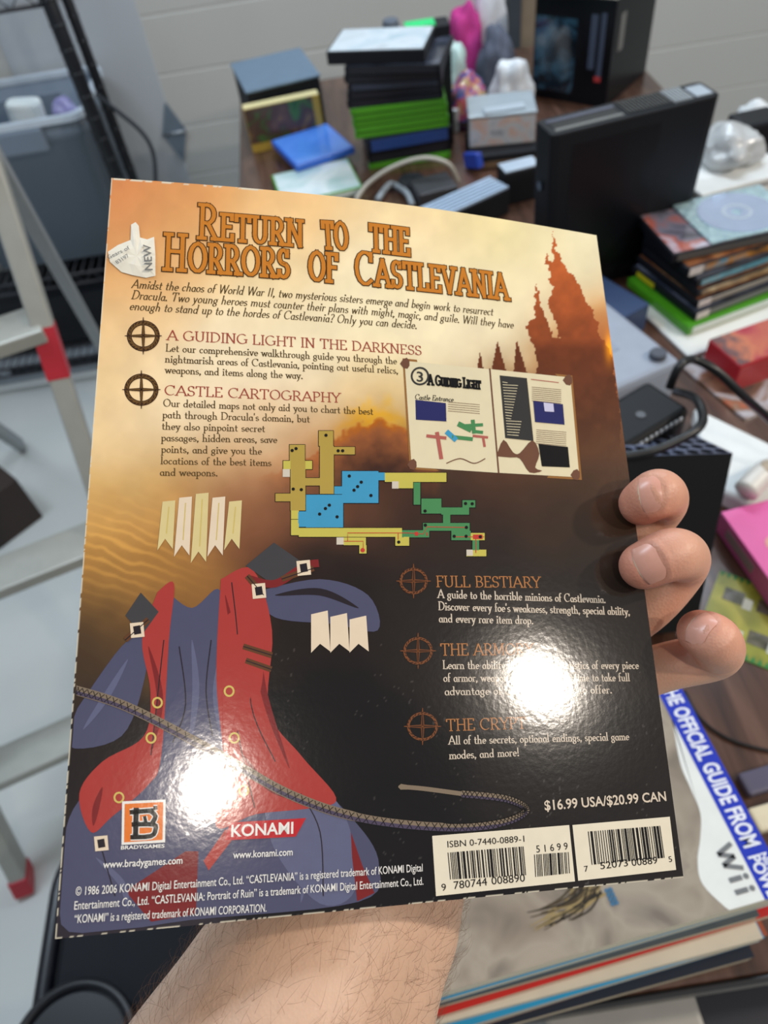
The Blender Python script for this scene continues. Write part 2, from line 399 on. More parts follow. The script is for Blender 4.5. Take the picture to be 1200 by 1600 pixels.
def print_mat(name, rgb=None, noise=.05):
    m = bpy.data.materials.new(name); m.use_nodes = True; nt = m.node_tree; p = nt.nodes['Principled BSDF']
    tc = nt.nodes.new('ShaderNodeTexCoord')
    if rgb is None:
        at = nt.nodes.new('ShaderNodeAttribute'); at.attribute_name = 'ink'; nt.links.new(at.outputs['Color'], p.inputs['Base Color'])
    else:
        n0 = nt.nodes.new('ShaderNodeTexNoise'); n0.inputs['Scale'].default_value = 180; nt.links.new(tc.outputs['Object'], n0.inputs['Vector'])
        mx = nt.nodes.new('ShaderNodeMix'); mx.data_type = 'RGBA'; c = lin(rgb)
        mx.inputs[6].default_value = tuple(x * (1 - noise) for x in c[:3]) + (1,); mx.inputs[7].default_value = tuple(min(1, x * (1 + noise)) for x in c[:3]) + (1,)
        nt.links.new(n0.outputs['Fac'], mx.inputs[0]); nt.links.new(mx.outputs[2], p.inputs['Base Color'])
    p.inputs['Roughness'].default_value = .115; p.inputs['Specular IOR Level'].default_value = .5
    n1 = nt.nodes.new('ShaderNodeTexNoise'); n1.inputs['Scale'].default_value = 420; n1.inputs['Detail'].default_value = 2
    n2 = nt.nodes.new('ShaderNodeTexNoise'); n2.inputs['Scale'].default_value = 45; n2.inputs['Detail'].default_value = 1
    for n_ in (n1, n2): nt.links.new(tc.outputs['Object'], n_.inputs['Vector'])
    ad = nt.nodes.new('ShaderNodeMath'); ad.operation = 'MULTIPLY_ADD'; ad.inputs[1].default_value = 1.5; nt.links.new(n2.outputs['Fac'], ad.inputs[0]); nt.links.new(n1.outputs['Fac'], ad.inputs[2])
    b = nt.nodes.new('ShaderNodeBump'); b.inputs['Strength'].default_value = .24; b.inputs['Distance'].default_value = .00010
    nt.links.new(ad.outputs[0], b.inputs['Height']); nt.links.new(b.outputs['Normal'], p.inputs['Normal'])
    return m
_pm = {}
def PM(name, *rgb):
    if name not in _pm: _pm[name] = print_mat(name, rgb)
    return _pm[name]

# ---- back cover sheet: a fine grid carrying the printed background picture
def vnoise(x, y, s, seed):
    x = x / s; y = y / s; xi = np.floor(x).astype(int); yi = np.floor(y).astype(int); fx = x - xi; fy = y - yi
    def hsh(a, b): 
        q = np.sin(a * 127.1 + b * 311.7 + seed * 17.3) * 43758.5453; return q - np.floor(q)
    fx = fx * fx * (3 - 2 * fx); fy = fy * fy * (3 - 2 * fy)
    return (hsh(xi, yi) * (1 - fx) + hsh(xi + 1, yi) * fx) * (1 - fy) + (hsh(xi, yi + 1) * (1 - fx) + hsh(xi + 1, yi + 1) * fx) * fy
def fbm(x, y, s, seed): return (vnoise(x, y, s, seed) + .5 * vnoise(x, y, s / 2, seed + 1) + .25 * vnoise(x, y, s / 4, seed + 2)) / 1.75
def inpoly(x, y, poly):
    r = np.zeros(x.shape, bool); n = len(poly); j = n - 1
    for i in range(n):
        xi, yi = poly[i]; xj, yj = poly[j]
        c = ((yi > y) != (yj > y)) & (x < (xj - xi) * (y - yi) / ((yj - yi) or 1e-9) + xi)
        r ^= c; j = i
    return r
CTRL = [(180,285,198,120,72),(300,300,210,142,84),(450,320,226,184,124),(640,340,230,204,146),(800,360,228,212,148),(925,375,224,214,166),
 (175,360,200,132,80),(260,400,222,176,116),(400,430,230,206,148),(600,450,230,217,168),(800,480,226,212,164),(180,470,216,170,112),(200,560,230,202,148),
 (350,560,230,214,168),(500,560,232,217,170),(700,540,230,216,168),(170,620,228,192,128),(300,640,232,214,168),(450,640,232,216,170),(580,640,236,216,150),
 (200,700,228,206,158),(400,690,224,190,138),(170,770,206,170,112),(250,780,176,130,78),(200,850,196,142,62),(150,850,174,122,58),(180,950,92,62,32),
 (250,900,140,92,42),(130,1000,70,50,32),(400,790,120,66,38),(480,730,150,80,48),(600,770,62,36,26),(560,700,150,90,50),(700,800,56,37,28),(900,800,64,45,32),
 (960,700,88,56,34),(930,620,130,74,40),(960,560,186,106,52),(500,900,36,25,20),(700,950,40,31,26),(950,950,46,38,32),(550,1200,24,19,17),(900,1200,36,30,27),
 (150,1200,40,31,28),(120,1400,50,42,50),(600,1400,26,20,20),(1050,1350,40,34,31),(850,1000,38,30,26),(780,680,100,60,38)]
CASTLE = [(866,357),(869,392),(878,400),(884,420),(894,430),(905,445),(916,470),(929,490),(934,515),(946,535),(958,565),(968,640),(975,760),(838,740),
 (838,590),(840,570),(836,548),(826,526),(820,512),(834,496),(834,480),(837,443),(846,478),(856,500),(862,527),(873,530),(868,502),(860,482),(857,465),(866,450),
 (859,438),(862,424),(851,413),(855,395),(859,410),(863,404)]
SPIRES = [[(750,548),(760,600),(742,600)],[(777,532),(797,600),(764,600)],[(807,530),(829,600),(801,600)]]
nx, ny = 400, 512
gx = np.linspace(0, W, nx + 1); gy = np.linspace(-H, 0, ny + 1)
XX, YY = np.meshgrid(gx, gy)
ZZ = .005 * np.sin(np.pi * XX / W) * (1 + YY / H) ** 2
PX = proj(BO[None, None] + XX[..., None] * BU + YY[..., None] * BV + ZZ[..., None] * BN)
px, py = PX[..., 0], PX[..., 1]
jx = px + 26 * (fbm(px, py, 60, 3) - .5); jy = py + 50 * (fbm(px, py, 70, 9) - .5)
num = np.zeros(px.shape + (3,)); den = np.zeros(px.shape)
for (cx_, cy_, r_, g_, b_) in CTRL:
    wt = np.exp(-((jx - cx_) ** 2 + (jy - cy_) ** 2) / (2 * 62. ** 2)) + 1e-9
    num += wt[..., None] * np.array([r_, g_, b_], float); den += wt
C_ = num / den[..., None]
lum = np.clip((C_[..., 0] - 60) / 120., 0, 1)[..., None]; gm = C_.mean(-1, keepdims=True)
C_ = C_ * (.99 + .07 * lum); C_ = C_ + (1 - lum) * .22 * (gm * .86 - C_)  # darks lifted slightly, gloss haze put into the ink colour
C_[..., 2] += 14 * np.clip((C_[..., 2] - 110) / 60., 0, 1)
C_ *= (1 + .10 * (fbm(px, py, 34, 21) - .5))[..., None]
ln = np.sin((py - .35 * px) * .35 + 6 * fbm(px, py, 40, 5))      # grass-like streaks of the meadow at the left
mead = np.exp(-((px - 190) / 90.) ** 2 - ((py - 870) / 60.) ** 2)
C_ += (mead * 34 * np.maximum(0, ln))[..., None] * np.array([1., .8, .35])
# far trees
edge = 716 - 62 * np.exp(-((px - 590) / 75.) ** 2) + 16 * (fbm(px, py, 16, 31) - .5) * 2 + .0009 * (px - 560) ** 2 * (px < 560)
inside = np.clip((py - edge) / 6., 0, 1) * np.clip((px - 395) / 70., 0, 1) * np.clip((690 - px) / 10., 0, 1) * np.clip((815 - py) / 90., 0, 1)
dpt = np.clip((py - edge) / 80., 0, 1)
tc_ = np.array([178, 104, 56.])[None, None] * (1 - dpt[..., None]) + np.array([58, 34, 25.])[None, None] * dpt[..., None]
C_ = C_ * (1 - inside[..., None]) + tc_ * inside[..., None]
glow = np.exp(-((px - 585) / 60.) ** 2 - ((py - (edge - 8)) / 16.) ** 2)
C_ += glow[..., None] * np.array([14, -6, -70.])
# castle skyline
kx = px + 11 * (fbm(px, py, 8, 41) - .5); ky = py + 9 * (fbm(px, py, 9, 43) - .5)
cm = inpoly(kx, ky, CASTLE)
for s_ in SPIRES: cm |= inpoly(px, py, s_)
dp = np.clip((py - 380) / 330., 0, 1)[..., None]
cc = np.array([190, 96, 44.]) * np.clip(1 - dp * 2, 0, 1) + np.array([122, 60, 30.]) * np.clip(1 - abs(dp * 2 - .9), 0, 1) + np.array([88, 54, 34.]) * np.clip(dp * 2 - 1, 0, 1)
cc = cc * (1 + .25 * (fbm(px, py, 18, 51) - .5))[..., None]
fade = np.clip((720 - py) / 60., 0, 1)[..., None]
C_ = np.where(cm[..., None], cc * fade + C_ * (1 - fade), C_)
fl = np.exp(-((px - 952) / 7.) ** 2 - ((py - 545) / 22.) ** 2)
C_ += fl[..., None] * np.array([110, 80, -10.])
# scuffs of the black print and worn white edges
sp = (fbm(px, py, 5, 71) > .80) & (py > 1000) & (fbm(px, py, 60, 77) > .52)
C_[sp] += 34
we = ((XX < .0001 + .0009 * (fbm(px, py, 7, 81) - .5)) | (YY < -H + .0002 + .0014 * (fbm(px, py, 9, 83) - .62)) | ((YY > -.0007) & (fbm(px, py, 10, 85) > .5) & (px < 420)))
C_[we] = np.array([222, 212, 190.])
C_ = np.clip(C_, 4, 250) / 255.
LC = np.where(C_ <= .04045, C_ / 12.92, ((C_ + .055) / 1.055) ** 2.4)
me = bpy.data.meshes.new('back_cover')
nv = (nx + 1) * (ny + 1); me.vertices.add(nv)
me.vertices.foreach_set('co', np.stack([XX, YY, ZZ], -1).astype(np.float32).ravel())
ii, jj = np.meshgrid(np.arange(nx), np.arange(ny)); q0 = (jj * (nx + 1) + ii).ravel()
Q = np.stack([q0, q0 + 1, q0 + nx + 2, q0 + nx + 1], -1).astype(np.int32)
me.loops.add(Q.size); me.loops.foreach_set('vertex_index', Q.ravel())
me.polygons.add(len(Q)); me.polygons.foreach_set('loop_start', np.arange(len(Q), dtype=np.int32) * 4); me.polygons.foreach_set('loop_total', np.full(len(Q), 4, np.int32))
me.update(calc_edges=True)
at = me.color_attributes.new('ink', 'FLOAT_COLOR', 'POINT')
at.data.foreach_set('color', np.concatenate([LC, np.ones(LC.shape[:2] + (1,))], -1).astype(np.float32).ravel())
me.polygons.foreach_set('use_smooth', [True] * len(Q))
me.materials.append(print_mat('printed back cover'))
o = bpy.data.objects.new('back_cover', me); COL.objects.link(o); o.parent = book
# ---- body: pages, spine and the far cover
def slab_bent(x0, x1, y0, y1, z0, z1, name, m):
    mb = MB(); n = 24; k = 8
    for zz in (z0, z1):
        for j in range(k + 1):
            for i in range(n + 1):
                x = x0 + (x1 - x0) * i / n; y = y0 + (y1 - y0) * j / k
                mb.v.append((x, y, zz + BZ(x, y)))
    off = (n + 1) * (k + 1)
    for j in range(k):
        for i in range(n):
            a = j * (n + 1) + i
            mb.f.append((a, a + n + 1, a + n + 2, a + 1)); mb.f.append((off + a, off + a + 1, off + a + n + 2, off + a + n + 1))
    for i in range(n):
        mb.f.append((i, i + 1, off + i + 1, off + i)); a = k * (n + 1) + i; mb.f.append((a + 1, a, off + a, off + a + 1))
    for j in range(k):
        a = j * (n + 1); mb.f.append((a + n + 1, a, off + a, off + a + n + 1)); a += n; mb.f.append((a, a + n + 1, off + a + n + 1, off + a))
    mb.m = [0] * len(mb.f)
    return mb.build(name, m, book)
slab_bent(.0008, W - .0006, -H + .0006, -.0006, -.0085, -.0003, 'page_block', M('paper edges', (226, 220, 204), .8, scale=300))
slab_bent(.0, W, -H, 0, -.0091, -.0087, 'front_cover', M('far cover', (70, 40, 30), .3))
MB().box(W - .0005, -H, -.0089, W, 0, -.0002).build('spine', M('spine print', (54, 36, 26), .3), book)

# ---- lettering and printed pictures
INK = PM('olive brown ink', 84, 66, 34); RED = PM('red brown ink', 158, 72, 56); GOLD = PM('gold brown ink', 176, 116, 66); PALE = PM('cream ink', 214, 198, 178)
BLACK = PM('black ink', 22, 18, 16); WHITE = PM('white ink', 232, 228, 222); ORANGE = PM('orange ink', 200, 124, 40); DKB = PM('dark outline ink', 62, 40, 14); BOXW = PM('panel cream', 228, 218, 196)
def title(text, p0, p1, cap, sc):
    mb = MB()
    pen_text(mb, loc, text, p0, p1, cap, 'slab', .115, h=.00016, mi=1, smallcaps=sc, grow=.00030, gap=.12)
    pen_text(mb, loc, text, p0, p1, cap, 'slab', .115, h=.00022, mi=0, smallcaps=sc, grow=-.00008, gap=.12)
    mb.build('title_lettering', [ORANGE, DKB], book, fix=False)
title('Return', (310, 372), (472, 385), 52, .76); title('to', (506, 388), (543, 390), 52, .78); title('the', (579, 392), (639, 399), 52, .78)
title('Horrors', (256, 421), (451, 434), 55, .78); title('of', (483, 437), (526, 441), 55, .78); title('Castlevania', (556, 443), (793, 468), 50, .80)
mb = MB()
for tx, a, b in (("Amidst the chaos of World War II, two mysterious sisters emerge and begin work to resurrect", (205, 450), (770, 493)),
                 ("Dracula. Two young heroes must counter their plans with might, magic, and guile. Will they have", (205, 467), (802, 513)),
                 ("enough to stand up to the hordes of Castlevania? Only you can decide.", (202, 484), (651, 514))):
    pen_text(mb, loc, tx, a, b, 13.5, 'script', .115, .05, slant=.22)
mb.build('blurb_lettering', INK, book, fix=False)
def para(head, hcap, rows, hm, bm, cap, bold=.13):
    mb = MB(); pen_text(mb, loc, head[0], head[1], head[2], hcap, 'serif', .13, .05); mb.build('heading_lettering', hm, book, fix=False)
    mb = MB()
    for tx, a, b in rows: pen_text(mb, loc, tx, a, b, cap, 'serif', bold, .055)
    mb.build('paragraph_lettering', bm, book, fix=False)
para(("A GUIDING LIGHT IN THE DARKNESS", (261, 531), (659, 555)), 15, (
    ("Let our comprehensive walkthrough guide you through the", (259, 549), (620, 569)), ("nightmarish areas of Castlevania, pointing out useful relics,", (258, 566), (622, 584)),
    ("weapons, and items along the way.", (258, 583), (473, 592))), RED, INK, 11.5)
para(("CASTLE CARTOGRAPHY", (257, 617), (532, 629)), 15, (
    ("Our detailed maps not only aid you to chart the best", (255, 635), (583, 648)), ("path through Dracula's domain, but", (254, 653), (484, 660)), ("they also pinpoint secret", (253, 671), (414, 675)),
    ("passages, hidden areas, save", (252, 689), (433, 692)), ("points, and give you the", (252, 707), (409, 710)), ("locations of the best items", (251, 725), (424, 728)), ("and weapons.", (250, 743), (340, 744))), RED, INK, 11.5)
para(("FULL BESTIARY", (682, 917), (845, 918)), 17, (
    ("A guide to the horrible minions of Castlevania.", (684, 934), (946, 942)), ("Discover every foe's weakness, strength, special ability,", (685, 953), (984, 961)), ("and every rare item drop.", (686, 972), (833, 975))), GOLD, PALE, 13, .15)
para(("THE ARMORY", (689, 1024), (834, 1023)), 18, (
    ("Learn the ability, location, and statistics of every piece", (692, 1045), (998, 1045)), ("of armor, weapon, and item in the game to take full", (693, 1065), (984, 1064)), ("advantage of all the game has to offer.", (695, 1086), (956, 1083))), GOLD, PALE, 13, .15)
para(("THE CRYPT", (698, 1142), (822, 1138)), 18, (
    ("All of the secrets, optional endings, special game", (701, 1163), (983, 1156)), ("modes, and more!", (702, 1186), (811, 1181))), GOLD, PALE, 13, .15)
def L3(p, h=.0001):
    q = loc(*p); q = (min(W - .0004, max(.0008, q[0])), min(-.0004, max(-H + .0009, q[1])))
    return (q[0], q[1], BZ(*q) + h)
def poly(mb, pts, mi=0, h=.0001):
    v = [L3(p, h) for p in pts]; mb.add(v, [tuple(range(len(v) - 1, -1, -1))], mi)
def line(mb, pts, wpx, mi=0, h=.00014):
    """printed rule of constant width"""
    P = [np.array(p, float) for p in pts]; vs = []
    for i, p in enumerate(P):
        d = P[min(i + 1, len(P) - 1)] - P[max(i - 1, 0)]; d /= (np.linalg.norm(d) or 1); n = np.array([-d[1], d[0]])
        ww = wpx[i] if hasattr(wpx, '__len__') else wpx
        vs += [L3(p + n * ww / 2, h), L3(p - n * ww / 2, h)]
    mb.add(vs, [(2 * i, 2 * i + 1, 2 * i + 3, 2 * i + 2) for i in range(len(P) - 1)], mi)
def spl(pts, n=6): return [(p.x, p.y) for p in smooth_path([(a, b, 0) for a, b in pts], n)]
def closed(pts, n=6): return spl(list(pts) + [pts[0]], n)[:-1]
# compass emblems
RING = PM('bronze ink', 104, 74, 34); RINGD = PM('rust ink', 122, 72, 40)
for (ex, ey, er, mt) in ((224, 525, 25, 0), (221, 609, 26, 0), (646, 908, 23, 1), (653, 1017, 24, 1), (660, 1135, 25, 1)):
    mb = MB(); c_ = lambda r, k=40: [(ex + r * math.cos(2 * math.pi * i / k), ey + r * .93 * math.sin(2 * math.pi * i / k)) for i in range(k + 1)]
    if mt == 0: line(mb, c_(er - 3), 7.5, 1, .0001)
    line(mb, c_(er - 3), 5 if mt == 0 else 4, 0, .00015)
    rnd = random.Random(int(ex + ey))
    for i in range(26):
        a = i * math.tau / 26; r1 = er - 5 + rnd.random() * 3
        line(mb, [(ex + r1 * math.cos(a), ey + r1 * .93 * math.sin(a)), (ex + (r1 + 2) * math.cos(a + .16), ey + (r1 + 2) * .93 * math.sin(a + .16))], 1.6, 1, .0002)
    for (dx, dy) in ((1, 0), (-1, 0), (0, 1), (0, -1)):
        line(mb, [(ex, ey), (ex + dx * er * .55, ey + dy * er * .55), (ex + dx * (er + 4), ey + dy * (er + 4))], [5.5, 3.6, 1.0], 1 if mt == 0 else 0, .00018)
        line(mb, [(ex + dx * 2, ey + dy * 2), (ex + dx * er * .5, ey + dy * er * .5), (ex + dx * er * .8, ey + dy * er * .8)], [2.6, 2, .8], 0 if mt == 0 else 1, .00024)
    mb.build('compass_emblem', [RING, PM('dark bronze ink', 58, 34, 18)] if mt == 0 else [RINGD, PM('dark rust ink', 64, 38, 24)], book, fix=False)
# ---- map
c4 = lambda x, y: (420 + x / 2.308, 540 + y / 2.308)
MB_B = PM('map blue', 66, 150, 190); MB_Y = PM('map ochre', 176, 150, 70); MB_L = PM('map yellow', 196, 184, 84); MB_G = PM('map green', 74, 134, 84); MB_R = PM('map red', 190, 60, 50); MB_W = PM('map grey', 206, 196, 180)
mm = [MB_B, MB_Y, MB_L, MB_G, MB_R, MB_W, BLACK]
mb = MB()
def room(x0, y0, x1, y1, mi, bd=True, sk=0.):
    q = [c4(x0, y0), c4(x1, y0 + sk), c4(x1, y1 + sk), c4(x0, y1)]
    poly(mb, q, mi, .00014)
    if bd:
        e = 2.2; poly(mb, [c4(x0 - e, y0 - e), c4(x1 + e, y0 + sk - e), c4(x1 + e, y1 + sk + e), c4(x0 - e, y1 + e)], 6, .0001)
for a in ((180, 308, 232, 362, 1), (184, 362, 234, 535, 1), (234, 366, 310, 393, 1), (75, 358, 130, 416, 1), (52, 416, 156, 446, 2), (78, 416, 132, 595, 1), (132, 478, 184, 505, 1), (24, 534, 78, 562, 1),
          (80, 595, 108, 626, 2), (264, 453, 395, 568, 0), (236, 508, 264, 536, 0), (134, 538, 268, 656, 0), (106, 598, 134, 654, 0), (80, 628, 108, 684, 2), (108, 658, 480, 690, 2), (395, 458, 418, 486, 0), (418, 459, 640, 492, 2),
          (468, 486, 520, 515, 2), (522, 494, 546, 574, 3), (550, 552, 622, 606, 3), (622, 584, 722, 610, 3), (698, 558, 744, 584, 3), (628, 610, 654, 642, 3), (556, 640, 724, 668, 3), (480, 666, 578, 692, 3), (658, 668, 728, 702, 3),
          (728, 676, 778, 702, 2), (734, 702, 758, 738, 3), (712, 736, 784, 760, 2), (270, 692, 350, 720, 2), (326, 720, 352, 750, 2), (456, 690, 506, 722, 2)): room(*a)
for a in ((50, 446, 76, 474), (444, 490, 468, 516), (244, 692, 270, 718), (712, 736, 736, 758)): room(*a, 5, False)
for a in ((728, 678, 776, 702, 4), (518, 668, 544, 690, 4), (560, 670, 578, 690, 4)):
    poly(mb, [c4(a[0] + 8, a[1] + 4), c4(a[2] - 6, a[1] + 4), c4(a[2] - 6, a[3] - 4), c4(a[0] + 8, a[3] - 4)], 4, .0002)
for pth in ([(284, 706), (284, 676), (500, 676), (556, 680), (570, 654), (710, 656)], [(270, 706), (340, 706), (340, 740)], [(466, 700), (466, 676)], [(664, 690), (776, 690)], [(746, 690), (746, 748)]):
    line(mb, [c4(*p) for p in pth], 1.1, 4, .0002)
for (dx, dy) in ((206, 324), (84, 379), (98, 372), (250, 380), (266, 380), (88, 518), (117, 520), (290, 471), (333, 493), (320, 509), (307, 522), (368, 541), (218, 576), (204, 588), (183, 608), (246, 618), (709, 570), (733, 571), (563, 597), (564, 648), (712, 656), (668, 688), (711, 688), (468, 709), (762, 690)):
    poly(mb, [c4(dx + 6 * math.cos(i * math.tau / 10), dy + 6 * math.sin(i * math.tau / 10)) for i in range(10)], 6, .00022)
poly(mb, [c4(338 + 8 * math.cos(i * math.tau / 10), 738 + 8 * math.sin(i * math.tau / 10)) for i in range(10)], 4, .00022)
mb.build('map_print', mm, book, fix=False)
# ---- picture of an open spread
SP = [PM('spread paper', 222, 210, 176), PM('spread border', 150, 104, 56), BLACK, PM('spread blue', 44, 44, 96), PM('spread slate', 56, 54, 52), PM('map rose', 176, 96, 86), MB_G, PM('spread brown', 110, 74, 56), PM('moon', 200, 196, 222), MB_B]
mb = MB()
poly(mb, [(629, 560), (894, 587), (909, 750), (640, 733)], 1, .0001)
poly(mb, [(632, 564), (764, 577), (778, 739), (643, 730)], 0, .00014); poly(mb, [(766, 577), (891, 590), (905, 746), (780, 739)], 0, .00014)
line(mb, [(765, 576), (779, 740)], 2.5, 7, .0002)
poly(mb, [c4(528, 196), c4(638, 208), c4(640, 274), c4(530, 268)], 3, .0002); poly(mb, [c4(832, 108), c4(930, 118), c4(954, 344), c4(852, 334)], 4, .0002)
poly(mb, [c4(953, 200), c4(1060, 212), c4(1066, 286), c4(960, 276)], 3, .0002); poly(mb, [c4(990, 206), c4(1025, 210), c4(1028, 240), c4(994, 238)], 8, .00026); poly(mb, [c4(972, 355), c4(1078, 366), c4(1085, 440), c4(984, 436)], 2, .0002)
for i in range(20): 
    y = 132 + i * 10; line(mb, [c4(842 + i * .9, y), c4(842 + i * .9 + 18 + (i * 37) % 40, y + 3)], .9, 0, .00026)
for i in range(8): y = 150 + i * 7; line(mb, [c4(948, y), c4(1054, y + 10)], .7, 7, .0002)
for i in range(8): y = 304 + i * 7; line(mb, [c4(964, y), c4(1072, y + 9)], .7, 7, .0002)
for i in range(5): y = 204 + i * 8; line(mb, [c4(646, y), c4(760, y + 10)], .7, 7, .0002)
line(mb, [c4(945, 122), c4(1045, 134)], 1.2, 5, .0002)
for (a, b_, m_, wd) in (((568, 326), (640, 334), 5, 5), ((606, 312), (622, 410), 5, 6), ((640, 310), (676, 342), 9, 8), ((660, 330), (735, 338), 6, 6), ((682, 282), (730, 306), 6, 8), ((735, 268), (740, 318), 6, 6), ((700, 290), (772, 286), 6, 5), ((740, 310), (772, 314), 6, 5), ((735, 326), (790, 332), 5, 4), ((772, 330), (778, 366), 5, 4)):
    line(mb, [c4(*a), c4(*b_)], wd, m_, .0002)
line(mb, spl([c4(640, 425), c4(690, 408), c4(740, 425), c4(780, 408)]), 1.6, 7, .0002)
poly(mb, closed([c4(820, 400), c4(846, 340), c4(880, 385), c4(905, 388), c4(950, 342), c4(975, 390), c4(960, 440), c4(985, 452), c4(940, 458), c4(905, 408), c4(870, 404)], 3), 7, .0002)
for cn in ((634, 568), (888, 594), (645, 726), (900, 742)):
    poly(mb, [(cn[0] + 9 * math.cos(i * math.tau / 7 + .4) * (.7 + .3 * (i % 2)), cn[1] + 9 * math.sin(i * math.tau / 7 + .4)) for i in range(7)], 7, .00016)
line(mb, [(656 + 13 * math.cos(i * math.tau / 24), 588 + 13 * math.sin(i * math.tau / 24)) for i in range(25)], 3, 4, .0002)
sans_text(mb, loc, '3', (651, 596), (661, 597), 15, .012, .00026, 4)
pen_text(mb, loc, 'A Guiding Light', (669, 601), (751, 608), 15, 'slab', .2, h=.00024, mi=2, smallcaps=.8)
pen_text(mb, loc, 'Castle Entrance', (648, 624), (708, 628), 8, 'script', .14, .06, slant=.2, h=.00022, mi=2)
mb.build('spread_picture', SP, book, fix=False)
# ---- plain stand-in for the cover painting: hanging cloth, medallions and a braided rope
DR = [PM('drapery red', 168, 58, 52), PM('drapery slate', 78, 78, 104), PM('fold line', 40, 32, 36), PM('pale gold', 214, 196, 140), PM('steel grey', 66, 64, 66), PM('ring gold', 206, 182, 96), PM('dark red', 122, 36, 36), PM('light slate', 96, 98, 126), PM('sand', 226, 206, 180), PM('strap brown', 96, 60, 36)]
mb = MB()
poly(mb, closed([(252, 990), (330, 985), (368, 1010), (375, 1120), (385, 1240), (480, 1222), (560, 1290), (592, 1352), (560, 1409), (300, 1437), (108, 1456), (98, 1340), (124, 1250), (230, 1170), (242, 1080)]), 1, .0001)
poly(mb, closed([(398, 925), (500, 905), (575, 930), (590, 985), (520, 975), (430, 965)]), 1, .0001)
poly(mb, closed([(112, 1120), (190, 1010), (226, 1000), (226, 1060), (190, 1150), (108, 1168)]), 1, .0001)
poly(mb, closed([(410, 1240), (500, 1232), (545, 1290), (555, 1390), (500, 1412), (430, 1330)]), 7, .00013)
poly(mb, closed([(345, 905), (395, 890), (425, 985), (420, 1110), (470, 1180), (525, 1246), (490, 1262), (400, 1272), (338, 1292), (350, 1200), (338, 1060)]), 0, .00016)
poly(mb, closed([(246, 925), (272, 912), (264, 1000), (252, 1180), (232, 1226), (175, 1276), (142, 1300), (124, 1240), (160, 1190), (225, 1150), (235, 1080), (222, 1000)]), 0, .00016)
poly(mb, [(196, 1392), (290, 1330), (310, 1330), (306, 1428), (236, 1440)], 6, .00014); poly(mb, [(548, 1300), (566, 1352), (585, 1395), (558, 1408), (550, 1340)], 6, .00014)
poly(mb, [(318, 1345), (352, 1296), (372, 1300), (326, 1360)], 0, .00016)
for a in ([(362, 910), (372, 1010), (368, 1120), (398, 1262)], [(398, 985), (392, 1100), (430, 1190)], [(256, 1000), (246, 1090), (236, 1180)], [(470, 1240), (500, 1300), (505, 1400)], [(160, 1330), (180, 1400)], [(280, 1010), (290, 1100), (270, 1160)], [(330, 1000), (322, 1080), (332, 1150)]):
    line(mb, spl(a), 1.6, 2, .0002)
ov = lambda cx, cy, a, b, k=28: [(cx + a * math.cos(i * math.tau / k), cy + b * math.sin(i * math.tau / k)) for i in range(k)]
for i in range(5):                                   # a fan of pale gold pennants
    x0 = 246 + i * 26; x1 = x0 + 24; y0 = 772 + abs(i - 2) * 6; y1 = 878 - abs(i - 2) * 10
    poly(mb, [(x0 + 8, y0), (x1 + 4, y0 - 2), (x1, y1), ((x0 + x1) / 2, y1 - 16), (x0, y1 + 2)], 3 if i % 2 == 0 else 8, .00016)
    line(mb, [(x0 + 18, y0 + 8), ((x0 + x1) / 2 + 2, y1 - 24)], 1.4, 5, .0002)
poly(mb, [(384, 884), (428, 848), (474, 880), (430, 916)], 4, .00018); poly(mb, [(196, 962), (220, 926), (248, 956), (222, 992)], 4, .00018)
for i in range(3): poly(mb, [(486 + i * 30, 960 + i * 4), (512 + i * 30, 954 + i * 4), (516 + i * 30, 1018), (500 + i * 30, 1006), (486 + i * 30, 1020)], 8, .0002)
line(mb, spl([(390, 905), (430, 912), (475, 885), (498, 880)]), 12, 6, .0002)
poly(mb, closed([(262, 925), (300, 950), (340, 920), (352, 960), (340, 1010), (262, 1010)]), 1, .00012)
for (a_, b_, c_) in (((352, 930), (372, 1050), (360, 1200)), ((400, 960), (412, 1080), (452, 1200)), ((380, 1180), (420, 1230), (470, 1250)), ((232, 1010), (250, 1090), (238, 1170)), ((160, 1230), (150, 1262), (146, 1290))):
    P_ = spl([a_, b_, c_], 8); line(mb, P_, [1 + 9 * math.sin(math.pi * i / (len(P_) - 1)) for i in range(len(P_))], 6, .00018)
for (a_, b_, c_) in (((300, 1000), (306, 1080), (296, 1170)), ((345, 1020), (338, 1090), (352, 1180)), ((460, 1290), (480, 1340), (470, 1410)), ((150, 1340), (190, 1380), (200, 1420)), ((430, 930), (500, 925), (560, 950)), ((130, 1140), (165, 1090), (200, 1030))):
    P_ = spl([a_, b_, c_], 8); line(mb, P_, [1 + 10 * math.sin(math.pi * i / (len(P_) - 1)) for i in range(len(P_))], 7 if a_[0] != 430 else 2, .00015)
for (p_, q_) in (((386, 900), (412, 930)), ((440, 905), (490, 888)), ((196, 1000), (232, 968)), ((380, 1010), (425, 1024)), ((384, 1032), (424, 1046))):
    line(mb, [p_, q_], 9, 9, .00024); line(mb, [p_, q_], 1.4, 2, .0003)
for (bx_, by_) in ((404, 924), (474, 888), (214, 985), (158, 1318)):
    poly(mb, [(bx_ - 11, by_ - 11), (bx_ + 10, by_ - 13), (bx_ + 12, by_ + 10), (bx_ - 9, by_ + 12)], 8, .00028); poly(mb, [(bx_ - 6, by_ - 6), (bx_ + 5, by_ - 8), (bx_ + 7, by_ + 5), (bx_ - 4, by_ + 7)], 2, .00032)
for (ex, ey) in ((358, 1080), (366, 1153), (381, 1235), (246, 1098), (236, 1153), (186, 1246)):
    line(mb, ov(ex, ey, 7, 7.5) + ov(ex, ey, 7, 7.5)[:1], 3, 5, .00024)
mb.build('cover_picture', DR, book, fix=False)
mb = MB()
